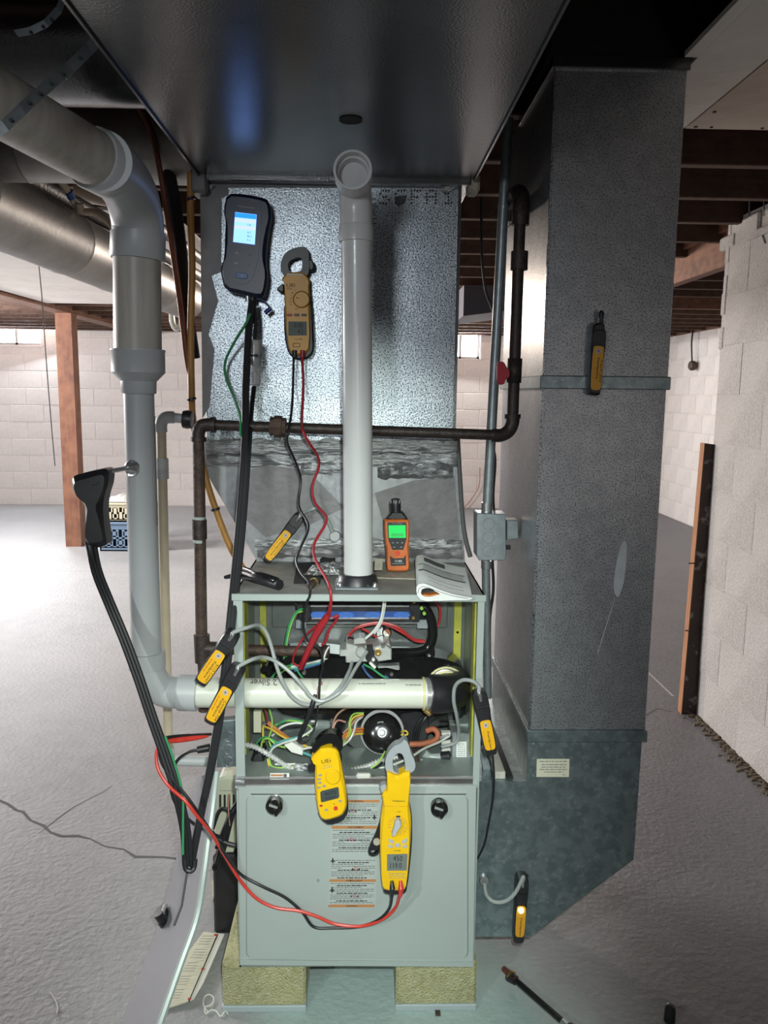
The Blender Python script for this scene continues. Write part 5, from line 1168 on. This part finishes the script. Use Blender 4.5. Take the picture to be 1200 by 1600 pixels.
Z = lambda pts: zp(565, 1150, 5.926, pts)
YQ = 1.592
t = thing('clamp_meter', 'tall yellow clamp meter with grey jaw hung on furnace front', 'meter', PY(620, 1395, 1.63))
o_, i_ = c_ring(Z([(225, 330), (215, 240), (245, 150), (310, 85), (370, 75), (385, 25), (430, 55), (460, 170), (495, 230), (500, 310), (450, 350), (340, 380), (260, 360)]), Z([(290, 310), (285, 220), (310, 175), (345, 155), (375, 165), (392, 200), (405, 260), (405, 320), (370, 350), (310, 340)]))
jaw(o_, i_, YQ + .004, .026, 'grey_jaw', t)
obj('trigger', plate(chaikin(Z([(165, 470), (235, 450), (240, 560), (215, 580), (180, 530)]), 1), YQ + .004, .02, .003), 'grey_jaw', t)
obj('back_case', plate(chaikin(Z([(200, 700), (450, 660), (470, 760), (470, 1000), (425, 1430), (390, 1475), (230, 1475), (195, 1440)]), 1), YQ + .004, .03, .003), 'black', t)
obj('body', plate(chaikin(Z([(232, 350), (250, 345), (330, 385), (400, 345), (462, 350), (445, 560), (442, 650), (462, 790), (455, 1000), (420, 1400), (390, 1448), (220, 1448), (185, 1400), (170, 1050), (175, 800), (205, 620), (185, 560), (240, 500)]), 1), YQ - .010, .034, .006), 'yellow', t)
obj('seam', MB().tube([PY(a, b, YQ - .0098) for a, b in Z([(215, 650), (440, 650)])], .0007, 5), 'amber', t)
text('Fieldpiece', *Z([(345, 604)])[0], 19, YQ - .0108, 'ink', t, rot=1, bold=True, height=3.4)
text('SC440', *Z([(330, 1062)])[0], 10, YQ - .0108, 'ink', t, height=2.2); text('OFF', *Z([(345, 702)])[0], 6, YQ - .0108, 'ink', t, height=2)
dl = obj('dial', MB().ring([PY(a, b, YQ - .011) for a, b in circ(*Z([(335, 830)])[0], 15, 28)], [PY(a, b, YQ - .011) for a, b in circ(*Z([(335, 830)])[0], 14.3, 28)], (0, .001, 0)), 'amber', t)
kn = obj('dial_knob', plate(chaikin(Z([(300, 850), (310, 800), (340, 780), (365, 800), (370, 840), (340, 880), (300, 940), (275, 930)]), 1), YQ - .024, .013, .002), 'grey_key', t)
for k in range(14):
    a = math.radians(20 + k * 24); c_ = Z([(335, 830)])[0]
    if k in (10,): continue
    obj('dial_tick', plate(rrect(c_[0] + 11.5 * math.cos(a), c_[1] + 11.5 * math.sin(a), 3, .9, math.degrees(a), .4), YQ - .0108, .0006), 'ink_grey', t)
obj('dial_flag', plate(Z([(320, 740), (358, 740), (350, 795), (326, 795)]), YQ - .0112, .001), 'ink', t); obj('dial_flag', plate(Z([(328, 755), (352, 755), (346, 775), (332, 775)]), YQ - .0116, .0006), 'paper_white', t)
for pts in ([(248, 955), (300, 975), (295, 1002), (252, 985)], [(245, 1010), (288, 1018), (280, 1042), (248, 1035)], [(308, 1000), (355, 998), (358, 1030), (306, 1034)], [(370, 975), (420, 952), (420, 985), (376, 1004)], [(378, 1022), (418, 1008), (418, 1036), (385, 1042)]):
    obj('button', plate(Z(pts), YQ - .013, .004, .0008), 'grey_key', t)
lc = obj('display', plate(Z([(235, 1098), (425, 1093), (418, 1246), (235, 1248)]), YQ - .0112, .001), 'lcd', t)
text('450', *Z([(335, 1133)])[0], 14.5, YQ - .0118, 'ink', lc, height=8.5); text('119.0', *Z([(318, 1200)])[0], 18, YQ - .0118, 'ink', lc, height=8.5)
scribble([(*Z([(250, 1270)])[0], *Z([(400, 1272)])[0], 1.2), (*Z([(255, 1290)])[0], *Z([(395, 1292)])[0], 1.0), (*Z([(250, 1310)])[0], *Z([(410, 1312)])[0], .8)], YQ - .0108, 'ink_grey', t)
for x, m_, nm in ((280, 'black', 'plug'), (360, 'red', 'plug')):
    q = Z([(x, 1340), (x + 5, 1410), (x, 1480)]); obj(nm, MB().tube([PY(q[0][0], q[0][1], YQ - .014), PY(q[1][0], q[1][1], YQ - .02), PY(q[2][0], q[2][1], YQ - .016)], [px2m(2.2, PY(*q[0], YQ)), px2m(4.4, PY(*q[0], YQ)), px2m(3, PY(*q[0], YQ))], 10), m_, t)
obj('hanging_strap', MB().ring([PY(a, b, YQ + .02) for a, b in c_ring(Z([(150, 860), (190, 700), (240, 700), (180, 1080), (120, 1120), (70, 1110), (55, 1060)]), Z([(140, 900), (190, 720), (200, 740), (150, 1060), (130, 1090), (90, 1085), (85, 1060)]), 30)[0]], [PY(a, b, YQ + .02) for a, b in c_ring(Z([(150, 860), (190, 700), (240, 700), (180, 1080), (120, 1120), (70, 1110), (55, 1060)]), Z([(100, 1055), (140, 1060), (150, 1075), (120, 1095), (85, 1090), (82, 1070)]), 30)[1]], (0, .006, 0)), 'black', t)
obj('strap_magnet', disc(*Z([(140, 985)])[0], 5.6, YQ + .016, .006, .001), 'cardboard', t)
wire('test_lead', [(613, 1398, YQ - .016), (608, 1420, 1.60), (590, 1438, 1.615), (560, 1448, 1.63), (520, 1450, 1.635), (490, 1448, 1.635), (472, 1425, 1.635), (445, 1402, 1.635), (410, 1385, 1.63), (375, 1365, 1.63), (352, 1335, 1.60), (330, 1300, 1.57), (310, 1270, 1.54), (292, 1245, 1.535), (270, 1218, 1.55), (252, 1190, 1.56), (250, 1165, 1.58), (262, 1152, 1.60), (330, 1147, 1.66)], 2.4, 'black_hose', t, 6, 8)
wire('test_lead', [(625, 1398, YQ - .016), (618, 1418, 1.60), (598, 1436, 1.61), (565, 1447, 1.625), (525, 1444, 1.63), (495, 1432, 1.63), (466, 1423, 1.63), (430, 1418, 1.63), (400, 1403, 1.63), (375, 1375, 1.63), (352, 1338, 1.605), (330, 1302, 1.565), (308, 1275, 1.535), (290, 1252, 1.53), (262, 1226, 1.545), (246, 1198, 1.555), (246, 1170, 1.575), (262, 1158, 1.595)], 2.6, 'red', t, 6, 8)
obj('test_probe', MB().tube(wpts([(262, 1158, 1.595), (290, 1155, 1.62), (326, 1150, 1.655)], 5), [px2m(r, PY(290, 1155, 1.62)) for r in [3, 3.8, 4.2, 4.4, 4.4, 4.3, 4.2, 4, 3.6, 2.8, 1.6]], 9), 'red', t)
obj('test_probe', MB().tube(wpts([(262, 1152, 1.605), (290, 1150, 1.63), (328, 1146, 1.662)], 5), [px2m(r, PY(290, 1155, 1.62)) for r in [2.6, 2.8, 3, 3, 3, 3, 3, 2.8, 2.6, 2.2, 1.6]], 9), 'black', t)

# --- carbon monoxide meter
Z = lambda pts: zp(590, 770, 7.742, pts)
YO = 1.835
t = thing('co_meter', 'orange gas detector with green screen standing on furnace top', 'meter', PY(620, 892, 1.86))
obj('body', plate(chaikin(Z([(78, 340), (100, 325), (370, 325), (385, 350), (388, 560), (375, 680), (388, 920), (360, 955), (140, 955), (110, 930), (110, 690), (90, 600)]), 1), YO, .035, .004), 'orange', t)
obj('shoulder', plate(chaikin(Z([(92, 325), (150, 260), (160, 230), (300, 230), (330, 270), (372, 328)]), 1), YO + .002, .03, .004), 'black', t)
obj('sensor_head', MB().lathe(PY(*Z([(220, 250)])[0], YO + .015), PY(*Z([(215, 65)])[0], YO + .015), [(0, .0122), (.6, .0125), (.8, .012), (.95, .010), (1, .004)], 14), 'black', t)
for k in range(4):
    q = Z([(160 + k * 34, 130), (162 + k * 34, 90)]); obj('sensor_rib', MB().tube([PY(*q[0], YO + .002), PY(*q[1], YO + .003)], .0014, 5), 'w_grey', t)
obj('face', plate(Z([(118, 358), (348, 358), (350, 560), (310, 690), (180, 690), (130, 570)]), YO - .0015, .0015), 'black', t)
sc_ = obj('screen', plate(Z([(132, 395), (338, 393), (342, 545), (138, 545)]), YO - .003, .0015), 'screen_green', t, 'lit green screen')
text('0000', *Z([(240, 510)])[0], 18.5, YO - .0036, 'ink_soft', sc_, height=5.4)
text('TOPTES', *Z([(235, 374)])[0], 16, YO - .0022, 'ink_grey', t, height=2)
for x, y in ((185, 605), (240, 605), (298, 605), (200, 658), (285, 658)): obj('key_mark', plate(rrect(*Z([(x, y)])[0], 3.4, 1.4, 0, .6), YO - .0022, .0006), 'ink_grey', t)
obj('power_key', disc(*Z([(245, 735)])[0], 3.4, YO - .003, .003, .0008), 'red', t)
obj('lower_face', plate(Z([(148, 760), (195, 795), (315, 790), (340, 750), (345, 880), (160, 885)]), YO - .0015, .0015), 'black', t)
text('CI 003', *Z([(250, 826)])[0], 11, YO - .0022, 'ink_white', t, height=3.2); obj('rule_line', plate(Z([(175, 854), (320, 852), (320, 858), (175, 860)]), YO - .0022, .0006), 'ink_grey', t)

# --- small pressure and temperature probes
def stick(label, top, bot, wd, Y, th=.028, hose=None, note=None, y0=.36, y1=.93, amber='amber2', clip=True, led=False, hook=False, txt='Fieldpiece'):
    t = thing('probe_stick', label, 'probe', PY(*bot, Y + th), 'black and yellow wireless probes')
    dx, dy = bot[0] - top[0], bot[1] - top[1]; L = math.hypot(dx, dy); ux, uy = dx / L, dy / L; vx, vy = -uy, ux
    pt = lambda s, o: (top[0] + ux * s * L + vx * o * wd, top[1] + uy * s * L + vy * o * wd)
    ang = math.degrees(math.atan2(uy, ux))
    obj('body', plate(chaikin([pt(0, -.30), pt(.06, -.5), pt(.33, -.5), pt(.37, -.45), pt(.9, -.42), pt(1, -.36), pt(1, .36), pt(.9, .42), pt(.37, .45), pt(.33, .5), pt(.06, .5), pt(0, .3)], 2), Y, th, .006), 'black', t)
    obj('head_ridge', plate([pt(.24, -.42), pt(.25, -.42), pt(.25, .42), pt(.24, .42)], Y - .0015, .002), 'black_gloss', t)
    ye = obj('label_plate', plate(chaikin([pt(y0, -.26), pt(y0, .26), pt(y0 + .035, .37), pt(y1 - .045, .36), pt(y1, .24), pt(y1, -.24), pt(y1 - .045, -.36), pt(y0 + .035, -.37)], 1), Y - .0015, .003), amber, t)
    c_ = pt(y0 + .075, 0); obj('button', MB().ring([PY(a, b, Y - .0025) for a, b in circ(*c_, wd * .17, 16)], [PY(a, b, Y - .0025) for a, b in circ(*c_, wd * .09, 16)], (0, .0012, 0)), 'grey_key', t)
    obj('button_eye', disc(*c_, wd * .06, Y - .0022, .001, n=8), 'w_blue', t)
    if led: obj('status_light', disc(*c_, wd * .2, Y - .006, .004, .001), 'led', t)
    c_ = pt(y0 + .33, -.02); text(txt, c_[0], c_[1], L * .31, Y - .0022, 'ink', ye, rot=ang, bold=True, height=wd * .19)
    if note: c_ = pt(y0 + .36, -.25); text(note, c_[0], c_[1], L * .34, Y - .0022, 'ink', ye, rot=ang, height=wd * .17, name='handwriting')
    a_, b_ = pt(y0 + .16, .24), pt(y0 + .40, .24); scribble([(a_[0], a_[1], b_[0], b_[1], wd * .07)], Y - .0022, 'ink_red', ye)
    if hose:
        a = pt(.10, 0); b = pt(-.02, .02)
        obj('hose_barb', MB().tube([PY(*pt(.13, 0), Y - .001), PY(*pt(.02, 0), Y - .006), PY(*b, Y - .004)], [px2m(wd * .11, PY(*a, Y)), px2m(wd * .12, PY(*a, Y)), px2m(wd * .08, PY(*a, Y))], 10), 'steel', t)
        wire('hose', [(*pt(.04, 0), Y - .005), (*b, Y - .003)] + hose, 3.1 if wd > 18 else 2.6, 'tube_grey', t, 6, 8)
    return t
stick('black and yellow probe clipped at furnace left edge, upper of the pair', (365, 990), (310, 1071), 26, 1.615, hose=[(388, 980, 1.62), (405, 977, 1.65), (416, 988, 1.66), (424, 1010, 1.66), (432, 1040, 1.65), (442, 1066, 1.645), (458, 1090, 1.645), (480, 1101, 1.645), (505, 1096, 1.645), (530, 1076, 1.65), (545, 1050, 1.70), (550, 1035, 1.745)], note='9113 Cove1')
stick('black and yellow probe clipped at furnace left edge, lower of the pair', (373, 1043), (325, 1133), 26, 1.605, hose=[(395, 1030, 1.61), (412, 1027, 1.64), (432, 1034, 1.65), (455, 1052, 1.645), (475, 1075, 1.64), (488, 1090, 1.638), (506, 1095, 1.638), (535, 1078, 1.645), (555, 1045, 1.70), (573, 1018, 1.745)], note='Connel 704')
stick('black and yellow probe leaning on the coil case above furnace', (471, 804), (414, 879), 19, 1.93, hose=[(484, 797, 1.945), (494, 794, 1.95), (504, 800, 1.955), (513, 815, 1.962), (520, 832, 1.97)], note='Cooney 2')
stick('black and yellow probe hanging on the furnace right edge', (749, 1082), (769, 1182), 24, 1.618, hose=[(748, 1072, 1.62), (738, 1064, 1.62), (722, 1063, 1.635), (711, 1073, 1.65), (709, 1095, 1.66), (714, 1120, 1.68), (717, 1145, 1.72), (712, 1160, 1.735), (690, 1167, 1.745)], y0=.44, y1=.9, note=None)
stick('black and amber probe standing upright on the return duct face', (938, 512), (930, 618), 23, 1.71, amber='amber', y0=.27, y1=.92, note='Tech J02')
stick('black and yellow probe with lit green button at the low corner of the return duct', (818, 1372), (811, 1477), 20, 1.71, amber='amber', hose=[(815, 1376, 1.705), (805, 1395, 1.705), (790, 1408, 1.705), (772, 1409, 1.71), (760, 1398, 1.72), (757, 1380, 1.73)], y0=.42, y1=.88, led=True, note=None)
pr_ = [o for o in bpy.data.objects if o.name.startswith('probe_stick') and 'upright' in o.get('label', '')][0]
obj('sensor_tip', MB().tube([PY(939, 514, 1.72), PY(939.5, 500, 1.72), PY(939.5, 490, 1.72), PY(939.5, 485, 1.72)], [.006, .004, .0065, .003], 10), 'black', pr_)
obj('swivel_head', plate(chaikin([(928, 508), (934, 504), (945, 504), (946, 520), (940, 528), (930, 526), (925, 518)], 1), 1.712, .024, .004), 'black', pr_)
pr_ = [o for o in bpy.data.objects if o.name.startswith('probe_stick') and 'right edge' in o.get('label', '')][0]
wire('cable', [(770, 1182, 1.63), (772, 1215, 1.65), (770, 1250, 1.69), (764, 1285, 1.71), (757, 1318, 1.72), (746, 1342, 1.73)], 1.8, 'black_hose', pr_)

# ================================================================== LOOSE THINGS ON THE FURNACE TOP
ZT = Z1 + .001
t = thing('folded_booklet', 'folded white instruction booklet at furnace top right corner', 'booklet', PZ(690, 900, ZT))
FT = [(651, 917), (654, 913), (662, 911.5), (672, 915), (688, 922), (706, 928), (731, 933), (738, 934)]
FB = [(738, 936), (731, 938), (710, 938), (693, 938.5), (667, 939.5), (657, 937), (652, 931), (650.5, 923)]
IN = [(658, 925), (659, 921), (664, 919), (670, 919), (676, 921), (680, 924), (684, 926), (687, 928), (686, 929), (682, 930), (678, 931), (674, 932), (669, 932.5), (664, 932), (660, 930), (658, 927.5)]
def section(pp, Y, up, clip): 
    out = []
    for x, y in pp:
        p = PY(x, y, 1.638); p.y = Y; p.z += up; p.x += (Y - 1.638) * .05
        if clip: p.z = max(p.z, Z1 + .0025)
        out.append(p)
    return out
secs = [(1.638, 0, False), (1.652, 0, False), (1.663, .004, True), (1.74, .012, True), (1.85, .018, True)]
def loft(nm, pp, m_, cap=None):
    mb = MB(); n = len(pp); vs = []
    for Y, up, cl in secs: vs += section(pp, Y, up, cl)
    mb.add(vs, [(k * n + i, k * n + (i + 1) % n, (k + 1) * n + (i + 1) % n, (k + 1) * n + i) for k in range(len(secs) - 1) for i in range(n)], True)
    if cap: a = section(pp, 1.638, 0, False); b = section(cap, 1.638, 0, False); mb.add(a + b, [(i, (i + 1) % n, n + (i + 1) % n, n + i) for i in range(n)])
    return obj(nm, mb, m_, t)
loft('cover', FT + FB, 'paper', IN)
loft('inner_fold', IN, 'ink_soft')
obj('orange_page', MB().prism(section([(660, 929), (672, 930), (686, 927.5), (684, 929.5), (674, 932), (664, 932)], 1.639, 0, False), (0, .02, 0)), 'w_orange', t)
obj('page_line', MB().tube(section([(653, 927), (654, 920), (660, 916), (670, 918), (688, 925), (706, 930.5), (731, 935)], 1.637, 0, False), .0007, 5), 'ink_grey', t)
def top(u, v):
    q = u * 6 + 1; i = min(int(q), 6); f_ = q - i; a, b = FT[i], FT[min(i + 1, 7)]
    p = (a[0] + (b[0] - a[0]) * f_, a[1] + (b[1] - a[1]) * f_); Y = 1.638 + v * (1.85 - 1.638)
    k = max(j for j in range(len(secs)) if secs[j][0] <= Y + 1e-6); k = min(k, len(secs) - 2)
    g = (Y - secs[k][0]) / (secs[k + 1][0] - secs[k][0]); up = secs[k][1] + (secs[k + 1][1] - secs[k][1]) * g
    return section([p], Y, up + .0012, False)[0]
def tq(nm, u0, u1, v0, v1, m_):
    n = 6; vs = [top(u0 + (u1 - u0) * i / n, v) for v in (v0, v1) for i in range(n + 1)]
    obj(nm, MB().add(vs, [(i, i + 1, n + 2 + i, n + 1 + i) for i in range(n)]), m_, t)
tq('printed_block', .22, .62, .74, .90, 'ink_soft'); tq('printed_line', .02, .86, .60, .62, 'ink'); tq('printed_line', .02, .86, .38, .41, 'ink')
for k in range(4): tq('printed_line', .16, .82, .43 + k * .04, .445 + k * .04, 'ink_grey')
for k in range(2): tq('printed_line', .3, .8, .12 + k * .1, .13 + k * .1, 'ink_grey')

t = thing('folding_tool', 'black folded multi-tool lying at furnace top left corner', 'tool', PZ(405, 905, ZT))
A, B = PZ(376, 897, ZT + .014), PZ(437, 914, ZT + .012)
obj('handle', MB().tube([A, B], [.011, .012], 8), 'black', t)
A2, B2 = PZ(380, 890, ZT + .022), PZ(432, 908, ZT + .02); obj('handle', MB().tube([A2, B2], [.008, .009], 8), 'black_gloss', t)
obj('jaw', MB().tube([PZ(352, 902, ZT + .02), A], [.004, .008], 8), 'black', t); obj('pivot', MB().lathe(A + Vector((0, -.012, 0)), A + Vector((0, .012, 0)), [(0, .008), (1, .008)], 10), 'steel', t)
t = tag(obj('grey_pad', MB().prism([PZ(459, 912, ZT), PZ(500, 912, ZT), PZ(508, 880, ZT), PZ(464, 882, ZT)], (0, 0, .004)), 'black_foam'), 'dark square pad lying under the foil on furnace top', 'pad')
tag(obj('grey_pad', MB().prism([PZ(500, 881, ZT), PZ(524, 884, ZT), PZ(524, 873, ZT), PZ(506, 875, ZT)], (0, 0, .012)), 'black_foam'), 'small dark foam scrap beside the white intake pipe', 'pad')
vs = []; rnd = random.Random(21); nx, ny = 12, 9; fc = PZ(512, 896, ZT)
for j in range(ny):
    for i in range(nx):
        u, v = i / (nx - 1) - .5, j / (ny - 1) - .5
        e = 1 if 0 < i < nx - 1 and 0 < j < ny - 1 else 0
        vs.append((fc.x + u * .085 + rnd.uniform(-.003, .003) + v * .02, fc.y + v * .085 + rnd.uniform(-.004, .004), ZT + .006 + e * rnd.uniform(.004, .018)))
mb = MB().add(vs, [(j * nx + i, j * nx + i + 1, (j + 1) * nx + i + 1, (j + 1) * nx + i) for j in range(ny - 1) for i in range(nx - 1)])
tag(obj('foil_sheet', mb, 'foil_bright'), 'crumpled shiny foil sheet beside the white intake pipe', 'foil')
t = thing('brass_plug', 'small brown threaded plug lying in front of foil', 'plug', PZ(489, 912, ZT))
A, B = PZ(484, 915, ZT + .010), PZ(494, 907, ZT + .010)
obj('plug_body', MB().lathe(A, B, [(0, .006), (.1, .0095), (.55, .0095), (.6, .007), (1, .007)], 8), 'iron_rust', t); obj('plug_ring', MB().lathe(A.lerp(B, .55), A.lerp(B, .68), [(0, .0102), (1, .0102)], 12), 'brass', t)
tag(obj('cardboard_piece', MB().prism([PZ(585, 904, ZT), PZ(655, 906, ZT), PZ(652, 880, ZT), PZ(596, 880, ZT)], (0, 0, .003)), 'cardboard'), 'worn cardboard piece under the orange detector', 'cardboard')
tag(obj('cardboard_piece', MB().prism([PY(585, 891, 1.80), PY(597, 891, 1.80), PY(598, 873, 1.80), PY(586, 873, 1.80)], (0, .006, 0)), 'cardboard'), 'small cardboard tab upright right of white intake pipe', 'cardboard')

# ================================================================== FLOOR LEVEL
def cmu(label, xa, xb, y0):
    A, B = PZ(xa, 1580, 0).x, PZ(xb, 1580, 0).x
    t = thing('concrete_block', label, 'block', ((A + B) / 2, y0, 0))
    mb = MB().box(A, B, y0, y0 + .40, 0.012, Z0 - .001, .006); obj('block_body', mb, 'cmu', t)
    obj('paint_edge', MB().box(A - .001, B + .001, y0 - .003, y0 + .40, 0, .016, .002), 'floor_paint', t)
cmu('tan concrete block under the furnace, left one', 348, 478, 1.672); cmu('tan concrete block under the furnace, right one', 618, 744, 1.672)
tag(obj('concrete_block', MB().box(X0, X0 + .19, 2.0, 2.36, 0, Z0 - .001, .006), 'cmu'), 'rear concrete block hidden under furnace back', 'block') if False else None

# condensate pump beside the furnace
t = thing('condensate_pump', 'beige slotted condensate pump on black base left of furnace', 'pump', (-.34, 1.98, 0))
obj('pump_base', MB().box(-.385, -.278, 1.94, 2.15, 0, .225, .006), 'black', t)
bp_ = chaikin([(340, 1218), (348, 1214), (373, 1213), (373, 1334), (334, 1334), (336, 1270)], 1)
obj('pump_cover', plate(bp_, 1.935, .20, .006), 'beige', t)
for k in range(4):
    x = 344 + k * 7; obj('vent_slot', plate(rect(x - 1.6, 1242, x + 1.6, 1266 - k), 1.9335, .002), 'ink', t)
scribble([(344, 1235, 364, 1235, 1)], 1.9335, 'ink_grey', t)
t = thing('cable_coil', 'coiled black power cord bundle hanging before the pump', 'cord', PY(340, 1355, 1.90))
for pts in ([(371, 1253, 1.90), (360, 1272, 1.90), (350, 1310, 1.90), (338, 1345, 1.89), (334, 1356, 1.89), (341, 1356, 1.885), (352, 1320, 1.885), (362, 1280, 1.885), (370, 1262, 1.885)],
            [(332, 1295, 1.88), (342, 1268, 1.88), (352, 1264, 1.88), (358, 1272, 1.88), (350, 1295, 1.875), (338, 1325, 1.875)],
            [(325, 1290, 1.87), (335, 1305, 1.87), (352, 1316, 1.87), (372, 1322, 1.87)],
            [(360, 1270, 1.872), (352, 1300, 1.87), (343, 1330, 1.87), (338, 1350, 1.87)]): wire('cord', pts, 3.2, 'black_hose', t)
wire('twist_tie', [(358, 1240, 1.868), (357, 1265, 1.868), (359, 1290, 1.868)], 1, 'w_pink', t)
t = thing('power_plug', 'black cord and plug arching left of the hose bundle', 'cord', PY(315, 1172, 1.75))
wire('cord', [(312, 1172, 1.75), (295, 1175, 1.75), (277, 1188, 1.75), (267, 1215, 1.75), (270, 1245, 1.75), (283, 1268, 1.75), (300, 1285, 1.76), (325, 1300, 1.80), (345, 1308, 1.84)], 2.6, 'black_hose', t)
obj('plug_body', cyl2((308, 1172, 1.75), (328, 1168, 1.76), 5.5, 6.5), 'black', t)

# removed door panel leaning at the lower left
t = thing('access_panel', 'removed grey furnace door panel leaning at bottom left', 'panel', PZ(230, 1600, 0))
R_ = [PY(218, 1690, 1.42), PY(247, 1600, 1.50), PY(280, 1505, 1.58), PY(306, 1431, 1.64), PY(317, 1365, 1.70), PY(325, 1303, 1.75), PY(332, 1250, 1.79), PY(337, 1203, 1.83)]
Lf = [p + Vector((-.135, .15, -.125)) * k for p, k in zip(R_, (.8, .86, .88, .86, .78, .66, .54, .44))]
vs = []
for a, b in zip(R_, Lf): vs += [a, b]
n = len(R_); off = Vector((.004, .0, -.010))
mb = MB().add(vs + [v + off for v in vs], [(2 * i, 2 * i + 1, 2 * i + 3, 2 * i + 2) for i in range(n - 1)])
m_ = 2 * n
for i in range(n - 1):
    mb.f += [(m_ + 2 * i, m_ + 2 * i + 2, m_ + 2 * i + 3, m_ + 2 * i + 1), (2 * i, 2 * i + 2, m_ + 2 * i + 2, m_ + 2 * i), (2 * i + 1, m_ + 2 * i + 1, m_ + 2 * i + 3, 2 * i + 3)]; mb.s += [False] * 3
mb.s = [True] * len(mb.f); obj('panel_sheet', mb, 'door_panel', t)
obj('panel_edge', MB().tube(cr([p + Vector((.002, 0, -.005)) for p in R_], 4), .0085, 8), 'furnace', t)
kp = PY(257, 1434, 1.755)
nk = Vector((-.5, -.1, .86)).normalized()
kb = obj('knob', MB().lathe(kp - nk * .012, kp + nk * .022, [(0, .02), (.3, .02), (.35, .018), (1, .017)], 16), 'black_gloss', t)
obj('knob_grip', MB().box(kp.x - .004, kp.x + .005, kp.y - .014, kp.y + .014, kp.z + .014, kp.z + .028, .002), 'steel', kb)
t = tag(obj('probe_rod', MB().tube([PY(293, 1358, 1.56), PY(284, 1415, 1.56), PY(272, 1446, 1.55)], .0028, 6), 'ink_soft'), 'thin dark rod lying on the leaning panel below hoses', 'rod')
# papers and scraps
t = thing('instruction_sheet', 'printed instruction sheet with red marks on floor by panel', 'paper', PZ(310, 1500, 0))
quad = [PZ(318, 1456, .004), PZ(350, 1459, .010), PZ(300, 1562, .008), PZ(240, 1582, .004), PZ(262, 1530, .004)]
obj('sheet', MB().prism(quad, (0, 0, -.003)), 'paper_cream', t)
obj('second_sheet', MB().prism([PZ(345, 1459, .012), PZ(351, 1459, .012), PZ(318, 1535, .012), PZ(302, 1562, .012), PZ(298, 1560, .012)], (0, 0, -.002)), 'paper_white', t)
def fl_(nm, pts, z, m_, par): return obj(nm, MB().add([PZ(x, y, z) for x, y in pts], [tuple(range(len(pts)))]), m_, par)
fl_('printed_bar', [(339, 1460), (341.5, 1460), (301, 1553), (296, 1566), (293.5, 1566)], .0135, 'ink', t)
for x, y in ((335, 1459), (315, 1512), (294, 1559)): fl_('printed_mark', [(x, y), (x + 5, y), (x + 4, y + 3.4), (x - 1, y + 3.4)], .0137, 'ink_red', t)
mb = MB()
for k in range(24):
    y = 1462 + k * 4.2; xa = 317 - (y - 1456) * .55; xb = min(xa + 20, 337 - (y - 1456) * .44)
    if k % 5 == 4: continue
    mb.add([PZ(xa + 2, y, .0115), PZ(xb, y, .0115), PZ(xb, y + .9, .0115), PZ(xa + 2, y + .9, .0115)], [(0, 1, 2, 3)])
obj('print_lines', mb, 'ink_grey', t)['kind'] = 'stuff'
tag(obj('paper_scrap', MB().prism([PZ(331, 1376, .004), PZ(341, 1374, .004), PZ(332, 1408, .004)], (0, 0, -.003)), 'paper_cream'), 'small pale paper triangle on floor by pump', 'paper')
tag(obj('white_string', MB().tube(cr([PZ(x, y, .003) for x, y in ((325, 1582), (318, 1570), (319, 1558), (327, 1554), (334, 1560), (330, 1570), (320, 1574), (322, 1584), (330, 1578), (338, 1580), (345, 1588), (352, 1580), (356, 1584))], 5), .0016, 5), 'paper_white'), 'curled white string on floor before the left block', 'string')
tag(obj('white_string', MB().tube(cr([PZ(x, y, .003) for x, y in ((78, 1550), (86, 1562), (90, 1574), (88, 1584))], 5), .0014, 5), 'paper_white'), 'short white thread on floor at far bottom left', 'string')
tag(obj('debris_chip', MB().box(*(lambda c: (c.x - .006, c.x + .006, c.y - .008, c.y + .008, 0, .004))(PZ(684, 1584, 0)), .001), 'iron_rust'), 'small brown chip on floor under right block', 'debris')
# torch wand and black foot at the lower right
t = thing('torch_wand', 'black wand with copper tip lying on floor at bottom right', 'tool', PZ(830, 1560, 0))
A, B = PZ(787, 1513, .022), PZ(806, 1532, .022); C2, D2 = PZ(880, 1597, .02), PZ(905, 1622, .02); E2 = D2 + (D2 - C2).normalized() * .15
obj('tip', MB().lathe(A, B, [(0, .007), (.3, .008), (.5, .009), (1, .009)], 12), 'copper', t)
obj('tip_sleeve', MB().lathe(A.lerp(B, .4) + Vector((0, -.006, -.004)), B, [(0, .012), (1, .011)], 12), 'black', t)
obj('tip_band', MB().lathe(A.lerp(B, .58), A.lerp(B, .68), [(0, .0135), (1, .0135)], 14), 'brass', t)
obj('shaft', MB().tube([B, C2], .0075, 10), 'black_gloss', t)
obj('collar', MB().lathe(C2, C2.lerp(D2, .35), [(0, .011), (1, .012)], 10), 'steel', t)
obj('handle', MB().tube([C2.lerp(D2, .35), D2, E2], [.013, .016, .016], 12), 'black', t)
c_ = PZ(1046, 1594, 0)
tag(obj('rubber_foot', MB().lathe(c_, c_ + Vector((0, 0, .04)), [(0, .013), (.7, .012), (.95, .009), (1, .004)], 14), 'black'), 'small black rubber foot on floor at bottom right', 'foot')
